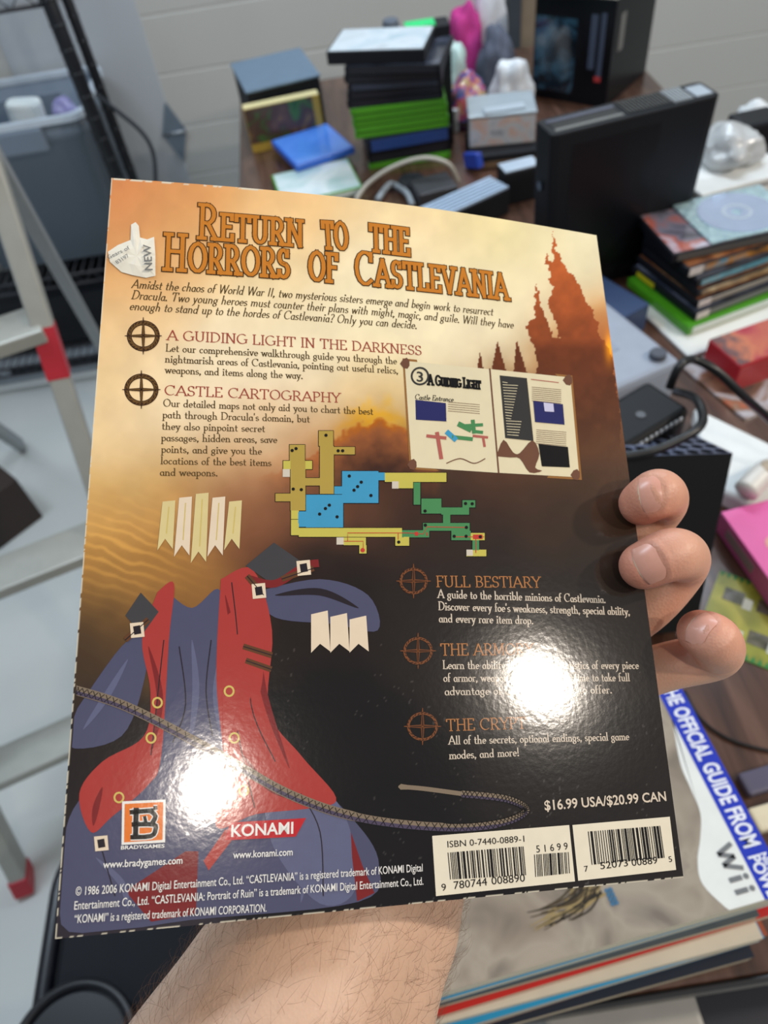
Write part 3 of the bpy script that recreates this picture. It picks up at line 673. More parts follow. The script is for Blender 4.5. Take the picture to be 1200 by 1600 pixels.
R1 = spl([(113, 1077), (200, 1105), (330, 1172), (450, 1240), (560, 1277), (690, 1292), (780, 1286), (822, 1266), (790, 1248), (720, 1240)], 10)
line(mb, R1, [15 if p[0] < 560 and i < 60 else 13 if p[0] < 700 else 10 for i, p in enumerate(R1)], 0, .00026)
line(mb, [(p[0], p[1] + 3.5) for p in R1], [6 if i < 60 else 4 for i in range(len(R1))], 1, .0003)
for i in range(0, len(R1) - 1):
    p, q = np.array(R1[i]), np.array(R1[i + 1]); d = q - p; L = np.linalg.norm(d)
    if L < 1: continue
    d /= L; n = np.array([-d[1], d[0]])
    for k in range(max(1, int(L / 8))):
        c0 = p + d * (k * 8)
        line(mb, [c0 - n * 6 - d * 4, c0 + n * 6 + d * 4], 1., 2, .00034); line(mb, [c0 - n * 6 + d * 4, c0 + n * 6 - d * 4], 1., 2, .00034)
line(mb, spl([(622, 1229), (660, 1232), (720, 1240)]), [2, 9, 8] + [7] * 20, 0, .00026)
mb.build('rope_picture', [PM('rope tan', 128, 112, 94), PM('rope shade', 78, 68, 88), BLACK], book, fix=False)
# ---- logos, addresses, price, legal lines
mb = MB()
poly(mb, [(191, 1252), (259, 1249), (258, 1316), (190, 1320)], 1, .0003); poly(mb, [(195, 1256), (255, 1253), (254, 1312), (194, 1316)], 0, .00034)
for pts, wd in (([(203, 1269), (240, 1266)], 7), ([(213, 1262), (212, 1305)], 8), ([(204, 1308), (236, 1306), (243, 1296), (240, 1288), (206, 1288)], 7), ([(236, 1267), (243, 1275), (238, 1286)], 7), ([(226, 1275), (228, 1285)], 5), ([(240, 1262), (246, 1262)], 6)):
    line(mb, spl(pts, 3), wd + 3.4, 1, .00038); line(mb, spl(pts, 3), wd, 2, .00042)
sans_text(mb, loc, 'BRADYGAMES', (189, 1327), (257, 1324), 5.5, .02, .0004, 1)
mb.build('publisher_logo', [PM('logo orange', 224, 118, 40), WHITE, BLACK], book, fix=False)
mb = MB(); poly(mb, [(360, 1285), (478, 1278), (462, 1307), (350, 1313)], 0, .0003); sans_text(mb, loc, 'KONAMI', (361, 1307), (458, 1302), 18, .02, .00034, 1)
mb.build('maker_logo', [PM('logo red', 186, 34, 40), WHITE], book, fix=False)
mb = MB()
sans_text(mb, loc, 'www.bradygames.com', (161, 1356), (285, 1349), 11, .012, .0004); sans_text(mb, loc, 'www.konami.com', (364, 1341), (457, 1336), 11, .012, .0004)
sans_text(mb, loc, '© 1986 2006 KONAMI Digital Entertainment Co., Ltd. “CASTLEVANIA” is a registered trademark of KONAMI Digital', (118, 1399), (660, 1361), 13, .004, .0004)
sans_text(mb, loc, 'Entertainment Co., Ltd. “CASTLEVANIA: Portrait of Ruin” is a trademark of KONAMI Digital Entertainment Co., Ltd.', (116, 1421), (661, 1382), 13, .004, .0004)
sans_text(mb, loc, '“KONAMI” is a registered trademark of KONAMI CORPORATION.', (116, 1442), (416, 1424), 13, .004, .0004)
mb.build('legal_lettering', WHITE, book, fix=False)
mb = MB(); sans_text(mb, loc, '$16.99 USA/$20.99 CAN', (851, 1266), (1041, 1251), 15, .018, .0002); mb.build('price_lettering', PALE, book, fix=False)
# ---- barcode panels
def bars(mb, tl, tr, br, bl, seed, n):
    rnd = random.Random(seed); x = 0; segs = []
    while x < n:
        w_ = rnd.choice([1, 1, 2, 1, 3]); segs.append((x, min(n, x + w_))); x += w_ + rnd.choice([1, 1, 2, 1, 2])
    tl, tr, br, bl = [np.array(q, float) for q in (tl, tr, br, bl)]
    for a, b in segs:
        a /= n; b /= n; poly(mb, [tl + (tr - tl) * a, tl + (tr - tl) * b, bl + (br - bl) * b, bl + (br - bl) * a], 0, .0003)
mb = MB(); poly(mb, [(675, 1306), (889, 1289), (898, 1377), (681, 1400)], 0, .0002); pn = mb.build('barcode_panel', BOXW, book, fix=False)
mb = MB(); bars(mb, (699, 1332), (820, 1322), (824, 1367), (703, 1374), 4, 95); bars(mb, (834, 1335), (889, 1331), (891, 1364), (836, 1370), 8, 47)
sans_text(mb, loc, 'ISBN 0-7440-0889-1', (699, 1324), (819, 1315), 10, 0, .0003); sans_text(mb, loc, '5 1 6 9 9', (838, 1332), (887, 1327), 11, 0, .0003)
sans_text(mb, loc, '9', (690, 1392), (697, 1391), 11, 0, .0003); sans_text(mb, loc, '780744', (709, 1389), (761, 1383), 12, 0, .0003); sans_text(mb, loc, '008890', (768, 1382), (820, 1377), 12, 0, .0003)
mb.build('barcode', BLACK, pn, fix=False)
mb = MB(); poly(mb, [(894, 1289), (1046, 1276), (1056, 1359), (903, 1376)], 0, .0002); pn = mb.build('barcode_panel', BOXW, book, fix=False)
mb = MB(); bars(mb, (918, 1299), (1032, 1290), (1039, 1340), (924, 1351), 12, 95)
sans_text(mb, loc, '7', (913, 1362), (919, 1361), 9, 0, .0003); sans_text(mb, loc, '52073', (938, 1358), (981, 1353), 11, 0, .0003); sans_text(mb, loc, '00889', (987, 1353), (1027, 1349), 11, 0, .0003); sans_text(mb, loc, '5', (1045, 1347), (1050, 1346), 9, 0, .0003)
mb.build('barcode', BLACK, pn, fix=False)
# ---- remains of a price sticker
out = [(164, 394), (184, 384), (204, 376), (205, 352), (212, 348), (217, 354), (219, 372), (230, 375), (241, 371), (243, 400), (243, 432), (228, 435), (208, 431), (190, 426), (172, 410)]
mb = MB(); cen = (214, 402)
vs = []; rnd = random.Random(3)
for i in range(len(out)):
    vs.append(L3(out[i], .0004))
for i in range(len(out)):
    q = ((out[i][0] + cen[0]) / 2, (out[i][1] + cen[1]) / 2); vs.append(L3(q, .0006 + .0007 * rnd.random()))
vs.append(L3(cen, .0009)); n = len(out)
fs = [(i, n + i, n + (i + 1) % n, (i + 1) % n) for i in range(n)] + [(n + i, 2 * n, n + (i + 1) % n) for i in range(n)]
mb.add(vs, fs, 0)
sans_text(mb, loc, 'Gears of', (170, 408), (204, 392), 6.5, 0, .0013, 1); sans_text(mb, loc, '83197', (184, 416), (203, 404), 7, 0, .0014, 1); sans_text(mb, loc, 'NEW', (239, 426), (236, 386), 12, .01, .0017, 1)
o = mb.build('torn_price_sticker', [M('sticker paper', (228, 222, 206), .7, scale=200), M('grey ink', (110, 108, 104), .6)], book, fix=False); o['label'] = 'torn cream price sticker with faded print'
# ================================================================== THE HAND AND FOREARM
def BP(px, py, n): 
    q = bk(px, py, n); return Vector(BO + BU * q[0] + BV * q[1] + BN * q[2])
def blob_chain(mb, pts, rad, n=20):
    """closed round-ended tube through the points"""
    P = [Vector(p) for p in pts]
    path = []; rr = []
    K = 8
    S = smooth_path(P, K)
    for i, s_ in enumerate(S):
        j = min(i // K, len(P) - 2); t = (i - j * K) / K; t = t * t * (3 - 2 * t)
        path.append(s_); rr.append(rad[j] * (1 - t) + rad[j + 1] * t)
    d0 = (path[0] - path[1]).normalized(); d1 = (path[-1] - path[-2]).normalized()
    pre = [(path[0] + d0 * rr[0] * math.sin(a), rr[0] * math.cos(a)) for a in (1.5, 1.25, .95, .62, .3)]
    post = [(path[-1] + d1 * rr[-1] * math.sin(a), rr[-1] * math.cos(a)) for a in (.3, .62, .95, 1.25, 1.5)]
    path = [p for p, _ in pre] + path + [p for p, _ in post]; rr = [r for _, r in pre] + rr + [r for _, r in post]
    mb.tube(path, rr, n)
#             tip                 dip                  pip                    mcp
FING = [[(1003, 786, .0088), (1029, 771, .0150), (1034, 792, -.008), (980, 850, -.022), (915, 900, -.034)],
        [(1005, 884, .0090), (1053, 866, .0150), (1066, 884, -.006), (1010, 950, -.022), (930, 1000, -.036)],
        [(1094, 988, .0050), (1117, 1001, .0110), (1116, 1024, -.008), (1040, 1042, -.018), (930, 1075, -.036)],
        [(1000, 1140, -.016), (990, 1150, -.020), (975, 1150, -.03), (930, 1145, -.038), (880, 1150, -.042)]]
FRAD = [[.0092, .0099, .0098, .0100, .0115], [.0094, .0104, .0104, .0105, .012], [.0090, .0099, .0100, .0100, .012], [.0078, .008, .0085, .009, .011]]
mb = MB()
for pts, rad in zip(FING, FRAD): blob_chain(mb, [BP(*p) for p in pts], rad)
wrist = (640, 1240, -.058)
for p in ((905, 905, -.040), (915, 1005, -.044), (910, 1080, -.044), (865, 1150, -.046), (800, 960, -.044)):
    blob_chain(mb, [BP(*p), BP((p[0] + wrist[0]) / 2, (p[1] + wrist[1]) / 2, -.052), BP(*wrist)], [.014, .019, .023])
# thumb, lying along the back of the book
blob_chain(mb, [BP(640, 860, -.022), BP(680, 930, -.027), BP(720, 1050, -.036), BP(690, 1180, -.052)], [.0105, .012, .0145, .018])
# forearm
fore = [(648, 1225, -.058), (600, 1320, -.058), (540, 1430, -.052), (450, 1580, -.046), (340, 1760, -.046), (220, 1960, -.05)]
FR_ = [.026, .0305, .0375, .0425, .045, .047]
blob_chain(mb, [BP(*p) for p in fore], FR_, 32)
blob_chain(mb, [BP(680, 1220, -.052), BP(640, 1330, -.056), BP(590, 1450, -.054), BP(520, 1590, -.050), BP(420, 1760, -.05)], [.02, .026, .031, .036, .04], 24)
raw = mb.build('person_raw', [], None)
md = raw.modifiers.new('r', 'REMESH'); md.mode = 'VOXEL'; md.voxel_size = .0012; md.use_smooth_shade = True
md = raw.modifiers.new('s', 'SMOOTH'); md.factor = .5; md.iterations = 10
dg = bpy.context.evaluated_depsgraph_get(); me = bpy.data.meshes.new_from_object(raw.evaluated_get(dg)); me.name = 'person'
bpy.data.objects.remove(raw)
co = np.empty(len(me.vertices) * 3, np.float32); me.vertices.foreach_get('co', co); co = co.reshape(-1, 3).astype(float)
no = np.empty(len(me.vertices) * 3, np.float32); me.vertices.foreach_get('normal', no); no = no.reshape(-1, 3).astype(float)
# nail frames: (free-edge centre px, base centre px, half width px)
NAILS = [((996, 775), (1034, 765), .0074), ((990, 890), (1030, 876), .0078), ((1074, 973), (1112, 985), .0072)]
tip_red = np.zeros(len(co)); frames = []
for k, (fe, ba, hw) in enumerate(NAILS):
    t0, t1 = FING[k][0], FING[k][1]; r0 = FRAD[k][0]
    def surf(px_, py_):
        # hit of the pixel's ray with the finger mesh: nearest vertex to the ray, front-most
        r = ray(px_, py_); r = r / np.linalg.norm(r); d = co - CP; tt = d @ r
        off = np.linalg.norm(d - tt[:, None] * r, axis=1); s_ = np.where(off < .0012)[0]
        return co[s_[np.argmin(tt[s_])]] if len(s_) else np.array(BP(px_, py_, .02))
    A = surf(*fe); B = surf(*ba); a = A - B; Ln = np.linalg.norm(a); a /= Ln
    mid = (A + B) / 2; nn = no[np.argsort(np.linalg.norm(co - mid, axis=1))[:30]].mean(0); nn -= a * (nn @ a); nn /= np.linalg.norm(nn)
    s_ = np.cross(nn, a)
    frames.append((A, B, a, s_, nn, Ln, hw))
    # nail bed: sink the skin inside the nail outline, raise a soft fold around it
    q = co - B; u = q @ a; v = q @ s_; hgt = q @ nn
    near = (np.abs(hgt) < .008)
    e = np.maximum(np.abs(v) / hw, np.maximum((u - Ln) / .002 + 1, np.where(u < .004, np.sqrt((np.abs(v) / hw) ** 2 + ((.004 - u) / .0055) ** 2), 0)))
    ins = np.clip((1.0 - e) / .18, 0, 1) * near; fold = np.exp(-((e - 1.16) / .14) ** 2) * near * (u < Ln - .001)
    co += nn[None] * (fold * .00050 - ins * .00030)[:, None]
    tip_red = np.maximum(tip_red, np.exp(-(np.linalg.norm(co - np.array(BP(*t0)), axis=1) / .016) ** 2))
# creases at the finger joints
for k in range(3):
    for (i, j, st) in ((1, 2, .0005),):
        P1 = np.array(BP(*FING[k][i])); P2 = np.array(BP(*FING[k][j])); m_ = P1 * .35 + P2 * .65; ax = (P2 - P1) / np.linalg.norm(P2 - P1)
        dd = co - m_; al = dd @ ax; rr = np.linalg.norm(dd - al[:, None] * ax, axis=1)
        co -= no * (st * np.exp(-(al / .0009) ** 2) * (rr < .014))[:, None]
me.vertices.foreach_set('co', co.astype(np.float32).ravel()); me.update()
at = me.color_attributes.new('rosy', 'FLOAT_COLOR', 'POINT')
far = np.exp(-((co - np.array(BP(1060, 900, 0))) ** 2).sum(1) / .06 ** 2)
rv = np.clip(.25 * far + .75 * tip_red, 0, 1)
at.data.foreach_set('color', np.stack([rv, rv, rv, np.ones_like(rv)], -1).astype(np.float32).ravel())
def skin():
    m = bpy.data.materials.new('skin'); m.use_nodes = True; nt = m.node_tree; p = nt.nodes['Principled BSDF']
    tc = nt.nodes.new('ShaderNodeTexCoord'); n1 = nt.nodes.new('ShaderNodeTexNoise'); n1.inputs['Scale'].default_value = 60; n1.inputs['Detail'].default_value = 5
    n2 = nt.nodes.new('ShaderNodeTexVoronoi'); n2.inputs['Scale'].default_value = 900
    nt.links.new(tc.outputs['Object'], n1.inputs['Vector']); nt.links.new(tc.outputs['Object'], n2.inputs['Vector'])
    a = nt.nodes.new('ShaderNodeAttribute'); a.attribute_name = 'rosy'
    m1 = nt.nodes.new('ShaderNodeMix'); m1.data_type = 'RGBA'; m1.inputs[6].default_value = lin((206, 168, 142)); m1.inputs[7].default_value = lin((216, 178, 152)); nt.links.new(n1.outputs['Fac'], m1.inputs[0])
    m2 = nt.nodes.new('ShaderNodeMix'); m2.data_type = 'RGBA'; m2.inputs[7].default_value = lin((214, 130, 106)); nt.links.new(m1.outputs[2], m2.inputs[6]); nt.links.new(a.outputs['Fac'], m2.inputs[0])
    nt.links.new(m2.outputs[2], p.inputs['Base Color'])
    p.inputs['Roughness'].default_value = .48; p.inputs['Subsurface Weight'].default_value = .15; p.inputs['Subsurface Radius'].default_value = (.004, .0015, .0008); p.inputs['Subsurface Scale'].default_value = 1.
    b = nt.nodes.new('ShaderNodeBump'); b.inputs['Strength'].default_value = .22; b.inputs['Distance'].default_value = .0004; nt.links.new(n2.outputs['Distance'], b.inputs['Height']); nt.links.new(b.outputs['Normal'], p.inputs['Normal'])
    return m
me.materials.clear(); me.materials.append(skin())
me.polygons.foreach_set('use_smooth', [True] * len(me.polygons))
person = bpy.data.objects.new('person', me); COL.objects.link(person)
tag(person, 'bare hairy left forearm and hand gripping the right edge of the big guide book', 'person')
m_nail = M('fingernail', (222, 162, 142), .3, spec=.5, noise=.05, scale=500); m_ntip = M('nail tip', (236, 206, 176), .3)
for (A, B, a, s_, nn, Ln, hw) in frames:
    mb = MB(); nu, nw = 14, 12; R_ = hw * 1.35
    def npnt(i, j, dz):
        u = i / nu; v = -1 + 2 * j / nw
        half = hw * (.94 if u > .35 else .94 * math.sqrt(max(.02, 1 - ((.35 - u) / .42) ** 2)))
        ed = Ln * 1.03 - .0012 * v * v if i == nu else Ln * 1.03 * u
        vv = v * half; drop = R_ - math.sqrt(R_ * R_ - vv * vv)
        arc = .0009 * (1 - (2 * u - 1) ** 2)
        return B + a * (ed if i == nu else min(ed, Ln * 1.03 - .0012 * v * v)) + s_ * vv + nn * (.00015 - drop + arc + dz)
    for dz in (0., -.0004):
        for i in range(nu + 1):
            for j in range(nw + 1): mb.v.append(tuple(npnt(i, j, dz)))
    o_ = (nu + 1) * (nw + 1)
    for i in range(nu):
        for j in range(nw):
            q = i * (nw + 1) + j; mi = 1 if i >= nu - 1 else 0
            mb.f += [(q, q + 1, q + nw + 2, q + nw + 1), (o_ + q, o_ + q + nw + 1, o_ + q + nw + 2, o_ + q + 1)]; mb.m += [mi, mi]
    for j in range(nw): q = nu * (nw + 1) + j; mb.f.append((q, q + 1, o_ + q + 1, o_ + q)); mb.m.append(1)
    o = mb.build('fingernail', [m_nail, m_ntip], person, smooth=True); o['label'] = 'short pink fingernail'
# arm hair
rnd = random.Random(11); mb = MB(); cand = []
A0 = np.array(BP(*fore[1])); A1 = np.array(BP(*fore[4])); ax = A1 - A0; Lf = np.linalg.norm(ax); ax /= Lf
sel = np.where(((co - A0) @ ax > .0) & ((co - A0) @ ax < Lf) & (no @ (CP - A0) / np.linalg.norm(CP - A0) > -.35))[0]
vdir = Vector(-ax)
for i in rnd.sample(list(map(int, sel)), 1700):
    p = Vector(co[i]); n_ = Vector(no[i]); t = (n_.cross(Vector((rnd.uniform(-1, 1), rnd.uniform(-1, 1), rnd.uniform(-1, 1))))).normalized()
    d = (vdir * rnd.uniform(.2, 1.) + t * rnd.uniform(.2, .9)); d = (d - n_ * d.dot(n_)).normalized()
    L = rnd.uniform(.005, .012); c = t * rnd.uniform(-.3, .3)
    lift = rnd.uniform(.12, .45)
    P = [p - n_ * .0003] + [p + d * (L * k / 4) + n_ * (L * lift * math.sin(k / 4 * 2.2)) + c * (L * (k / 4) ** 2) for k in range(1, 5)]
    mb.tube(P, [.00003, .00003, .000027, .000022, .00001], 4, caps=False)
o = mb.build('arm_hair', M('arm hair', (112, 76, 54), .5), person, fix=False); o['kind'] = 'stuff'
# ================================================================== THINGS ON THE TABLE
m_blk = M('black plastic', (20, 22, 28), .4, spec=.35, noise=.08); m_blkm = M('matt black plastic', (24, 26, 31), .6, spec=.3); m_gloss = M('gloss black card', (12, 14, 20), .3, spec=.25)
m_green = M('green case plastic', (72, 148, 28), .3); m_white = M('white plastic', (226, 228, 226), .45); m_clear = M('clear sleeve film', (196, 210, 214), .06, coat=1.)
m_grey = M('grey console plastic', (150, 158, 172), .45); m_pagew = M('cream page edges', (216, 206, 178), .8, scale=200)
SLEEVES = [ART('sleeve art dark', [(24, 28, 40), (60, 66, 80), (120, 124, 140)], 14, .2, 1), ART('sleeve art pale', [(200, 214, 220), (230, 236, 240), (150, 190, 200)], 10, .15, 4),
           ART('sleeve art warm', [(40, 30, 30), (150, 90, 50), (206, 170, 120)], 16, .2, 7)]
def stack_box(name, label, cat, pL, pR, base, th, depth=None, far=None, group=None, rot=0.):
    l, rz, w_, d_ = rect(pL, pR, base + th, base, far)
    if depth: d_ = depth
    return thing(name, label, cat, l, rz + rot, group), w_, d_
def case(label, pL, pR, base, th, shell, art, depth=.136, far=None, group=None, spine=None, name='game_case', cat='game case', side=None):
    t, w_, d_ = stack_box(name, label, cat, pL, pR, base, th, depth, far, group)
    MB().box(0, 0, 0, w_, d_, th - .0006).build('case_shell', shell, t, bevel=.0018)
    MB().box(.004, .004, th - .0006, w_ - .004, d_ - .004, th - .0001).build('cover_insert', art, t)
    if spine is not None: MB().box(.008, -.0005, .002, w_ - .008, 0, th - .0026).build('spine_insert', spine, t)
    if side is not None: MB().box(-.0005, .004, .002, 0, d_ - .004, th - .0026).build('side_insert', side, t)
    return t, w_, d_
def boxthing(name, label, cat, pL, pR, base, th, mat, depth=None, far=None, bevel=.003, part='body', group=None):
    t, w_, d_ = stack_box(name, label, cat, pL, pR, base, th, depth, far, group)
    MB().box(0, 0, 0, w_, d_, th).build(part, mat, t, bevel=bevel)
    return t, w_, d_
# ---- tall stack at the back left
z = T
case('green case with a white left edge at the very bottom of the tall stack', (576, 254), (704, 236), z, .016, m_green, SLEEVES[0], .15, group='tall stack of cases', spine=M('green spine', (84, 160, 40), .3), side=M('white side paper', (222, 232, 222), .5)); z += .0162
for k, (a, b, th) in enumerate((((574, 236), (706, 214), .027), ((573, 219), (705, 196), .028))):
    case(('black plastic case resting on the bottom green case of the tall stack', 'black case with a blue spine strip right under the green cases')[k], a, b, z, th, m_blk, SLEEVES[0], .16, group='tall stack of cases', spine=(M('black spine', (34, 36, 44), .3), M('blue spine strip', (44, 70, 130), .3))[k]); z += th + .0002
gl = ['lowest of the five bright green cases in the tall stack', 'second green case from the bottom of the five in the tall stack', 'middle green case of the five in the tall stack', 'fourth green case counted upward in the tall stack', 'topmost green case of the tall stack, under the black ones']
for k in range(5):
    u = (k + 1) / 5; a = (556 - 9 * u, 218 - 47 * u); b = (702 - 5 * u, 197 - 46 * u)
    case(gl[k], (a[0] + (k % 2) * 1.5, a[1]), (b[0] + ((k * 3) % 2), b[1]), z, .0128, m_green, SLEEVES[1], .16, group='tall stack of cases', spine=M('green spine', (84, 160, 40), .3)); z += .013
bl = ['lowest of the black cases above the green ones in the tall stack', 'second black case above the green ones in the tall stack', 'third black case above the green ones in the tall stack', 'fourth black case above the green ones in the tall stack', 'topmost black case, carrying the case with the glare-tinted top']
for k in range(5):
    th = .0156; u = (k + 1) / 5; a = (545 - 8 * u, 171 - 67 * u); b = (694 - 6 * u, 150 - 50 * u)
    case(bl[k], (a[0] + (k % 3 - 1) * 2, a[1]), b, z, th, m_blk, SLEEVES[0], .15, group='tall stack of cases', spine=M('black spine', (34, 36, 44), .3) if k != 2 else M('slate spine', (56, 62, 76), .3)); z += th + .0002
case('wide black case with a pale glare-tinted cover on top of the tall stack', (509, 81), (663, 76), z, .024, m_blk, ART('pale glare-tinted cover', [(170, 200, 216), (224, 236, 244), (196, 206, 214)], 12, .12, 9, 1.), None, (707, 38), 'tall stack of cases')  # cover whitened, standing in for glare on the glossy top
# small case sticking out at the right of the stack's top
# green-lit box behind
t, w_, d_ = boxthing('game_box', 'black box with a top coloured bright green as if lit behind the tall stack', 'box', (658, 44), (704, 37), T, .235, m_blkm, .05)
MB().box(-.03, .002, .235, w_ * .5, d_ - .01, .238).build('green_lit_top', M('green-lit tint', (24, 214, 120), .4), t)  # green light on the top put into this panel's colour
p = ony(610, 34, 1.93)
t = thing('thumbstick_cap', 'small grey round knob poking up behind the tall stack', 'knob', (p[0], p[1], T))
hk = float(p[2]) - T - .02
MB().cyl((0, 0, 0), .016, hk, 20).build('stem', m_blkm, t, True); MB().cyl((0, 0, hk), .022, .026, 24, r2=.017).build('cap', M('grey rubber', (96, 104, 116), .6), t, bevel=.004)
# ---- grey flat-topped box and the yellow picture box
t, w_, d_ = boxthing('storage_box', 'dark box with a grey lid tinted with bluish sheen behind the yellow picture box', 'box', (386, 147), (499, 120), T, .112, m_blkm, None, (463, 80))
MB().box(-.003, -.003, .112, w_ + .003, d_ + .003, .118).build('lid', M('sheen-tinted grey lid', (104, 126, 146), .4), t, bevel=.002)  # grey lid, the bluish sheen from above put into its colour
y0 = float(onz(400, 240, T)[1])
a = ony(380, 172, y0); b = ony(498, 141, y0)
w_ = float(b[0] - a[0]); hh = float(a[2] - T)
t = thing('picture_box', 'yellow box with a picture of a dark crowd on a green field', 'box', (a[0], a[1], T), math.atan2(0.02, w_))
MB().box(0, 0, 0, w_, .03, hh).build('body', M('yellow card', (196, 158, 64), .45), t, bevel=.002)
MB().box(0.001, .001, hh, w_ - .001, .029, hh + .0006).build('top_panel', M('cream card', (232, 216, 160), .45), t)
MB().box(w_ * .005, -.0006, hh * .22, w_ * .90, 0, hh * .99).build('picture', ART('crowd picture', [(44, 84, 40), (70, 116, 52), (84, 60, 50), (104, 76, 60), (190, 150, 60)], 18, .4, 3), t)
# ---- blue case on a pale green-edged case
case('pale shiny case with a green bottom edge, lying in front of the stack', (440, 320), (567, 291), T, .016, m_green, ART('pale cover', [(196, 216, 222), (226, 236, 238), (170, 204, 204)], 9, .15, 2, .8), None, (540, 247), spine=M('white spine', (214, 226, 218), .4))
case('bright blue case lying on top of the pale case', (463, 259), (554, 229), T + .0165, .015, M('blue case plastic', (50, 104, 206), .25), ART('blue cover', [(58, 118, 222), (86, 146, 236), (70, 130, 228)], 6, .15, 5, .8), None, (515, 190))
# ---- cables by the stack
pts = [onz(556, 312, T + .01), onz(575, 287, T + .03), onz(612, 262, T + .055), onz(660, 247, T + .07), onz(700, 256, T + .055), onz(716, 284, T + .012)]
o = MB().tube(smooth_path(pts), .0045, 12).build('cable', M('pale grey cable', (186, 180, 168), .5), None, True); tag(o, 'pale grey cable arching in front of the tall stack', 'cable')
pts = [onz(590, 312, T + .01), onz(610, 288, T + .012), onz(634, 300, T + .014), onz(644, 320, T + .01)]
o = MB().tube(smooth_path(pts), .006, 12).build('cable', M('grey blue cable', (150, 158, 164), .5), None, True); tag(o, 'thick grey cable loop lying low under the arching pale cable', 'cable')
boxthing('power_brick', 'dark grey power brick under the arching pale cable', 'power brick', (655, 305), (716, 290), T, .03, M('dark grey plastic', (58, 58, 62), .5), .07)
o = MB().cyl((0, 0, 0), .028, .024, 28).build('reel', M('dark reel', (44, 46, 52), .45), None, bevel=.004); p = onz(622, 300, T); o.location = (p[0] + .03, p[1], T); tag(o, 'dark round reel behind the book edge under the cables', 'reel')
# ---- vented silver device, black case with a bright top
t, w_, d_ = boxthing('vented_device', 'silver-topped device with long parallel vent slots', 'game console', (716, 331), (797, 294), T, .05, m_blkm, None, (757, 281))
t2, w2, d2 = rect((716, 331), (797, 294), T + .05, T)[2], w_, d_
m_sil = M('brushed silver', (176, 198, 222), .35)  # silver with the bluish light on top mixed into its colour
m_slot = M('vent slot', (38, 52, 78), .7, spec=.2)
for i in range(6):
    yy = (i + .1) / 6 * d_; MB().box(-.09, yy, .05, w_ - .003, yy + d_ / 6 * .55, .055).build('vent_rib', m_sil, t, bevel=.0008)
MB().box(-.09, 0, 0, 0, d_, .0496).build('rear_body', m_blkm, t, bevel=.002); MB().box(-.09, .001, .0497, w_ - .002, d_ - .001, .0505).build('vent_bed', m_slot, t)
t, w_, d_ = boxthing('handheld_case', 'black case with a bright silvery top left of the slim console', 'case', (789, 272), (846, 258), T, .065, m_blkm, None, (836, 243))
MB().box(.002, .002, .065, w_ - .002, d_ - .002, .067).build('top_panel', M('silvery panel', (190, 206, 222), .2, coat=.8), t)
o = MB().box(0, 0, 0, .05, .016, .03).build('blue_cartridge', M('cobalt plastic', (40, 70, 170), .35), None, bevel=.003); p = onz(757, 272, T); o.location = (p[0], p[1], T); o.rotation_euler = (0, .3, 2.0); o.location[2] = T + .015; tag(o, 'small cobalt blue cartridge behind the vented device', 'cartridge')
# ---- parts box with a grey clear lid
t, w_, d_ = boxthing('parts_box', 'dark tray with tan edge under a frosted clear box', 'tray', (736, 246), (842, 233), T, .03, m_blkm, .12)
MB().box(.002, -.002, .004, w_ - .002, 0, .016).build('edge_strip', M('tan strip', (110, 88, 66), .5), t)
t, w_, d_ = boxthing('clear_box', 'frosted clear box full of small pale parts', 'box', (733, 187), (838, 177), T + .0305, .058, ART('frosted box', [(150, 152, 158), (186, 188, 192), (196, 164, 150), (206, 204, 196)], 26, .3, 6), .10)
MB().box(-.002, -.002, .058, w_ + .002, d_ + .002, .064).build('lid', M('frosted lid', (168, 180, 188), .25, coat=.5), t, bevel=.002)
def crumple(name, label, cat, c, size, mat, seed, amp=.35, z0=None):
    """a crumpled bag or cloth: a closed lump pushed in and out by noise, flat where it rests"""
    bm = bmesh.new(); bmesh.ops.create_icosphere(bm, subdivisions=4, radius=1.)
    from mathutils import noise as nz
    for v in bm.verts:
        n_ = nz.noise(v.co * 1.5 + Vector((seed, 0, 0))) + .5 * abs(nz.noise(v.co * 3 + Vector((0, seed, 0)))) - .1
        q = v.co * (1 + amp * n_)
        v.co = Vector((q.x * size[0], q.y * size[1], max(-.62, q.z) * size[2] + .62 * size[2]))
    me = bpy.data.meshes.new(name); bm.to_mesh(me); bm.free(); me.materials.append(mat)
    me.polygons.foreach_set('use_smooth', [True] * len(me.polygons))
    o = bpy.data.objects.new(name, me); COL.objects.link(o); o.location = c; return tag(o, label, cat)
m_bag = M('white bag film', (222, 226, 230), .3, coat=.4); m_pink = M('magenta plush', (184, 52, 128), .9); m_gr = M('grey cloth', (86, 92, 108), .8)
def at_base(px_, py_, dy=0.): q = onz(px_, py_, T); return (float(q[0]), float(q[1]) + dy, T)
crumple('plastic_bag', 'white crumpled plastic bag standing left of the tall black box', 'bag', at_base(797, 176), (.045, .04, .075), m_bag, 2.1)
crumple('plush_toy', 'magenta plush lump behind the tall stack', 'plush toy', at_base(738, 146, .09), (.045, .05, .10), m_pink, 5.2)
crumple('cloth_bundle', 'grey cloth bundle beside the magenta plush', 'cloth', at_base(776, 150, .02), (.04, .045, .085), m_gr, 7.7)
crumple('tissue_sheet', 'white tissue sheet standing up behind the grey cloth bundle', 'paper', at_base(777, 136, .10), (.045, .03, .15), M('tissue', (232, 236, 244), .7), 9.4)
crumple('wire_bundle', 'bundle of multicoloured wires right of the green cases', 'wires', at_base(728, 190), (.05, .05, .06), ART('wire colours', [(40, 46, 60), (120, 90, 70), (60, 90, 170), (180, 60, 90), (196, 170, 120), (40, 60, 70)], 34, .4, 8), 3.3)
crumple('plastic_bag', 'small clear white bag right beside the tall stack of cases', 'bag', at_base(712, 168, .02), (.035, .04, .085), M('milky film', (196, 222, 216), .25, coat=.6), 6.1)
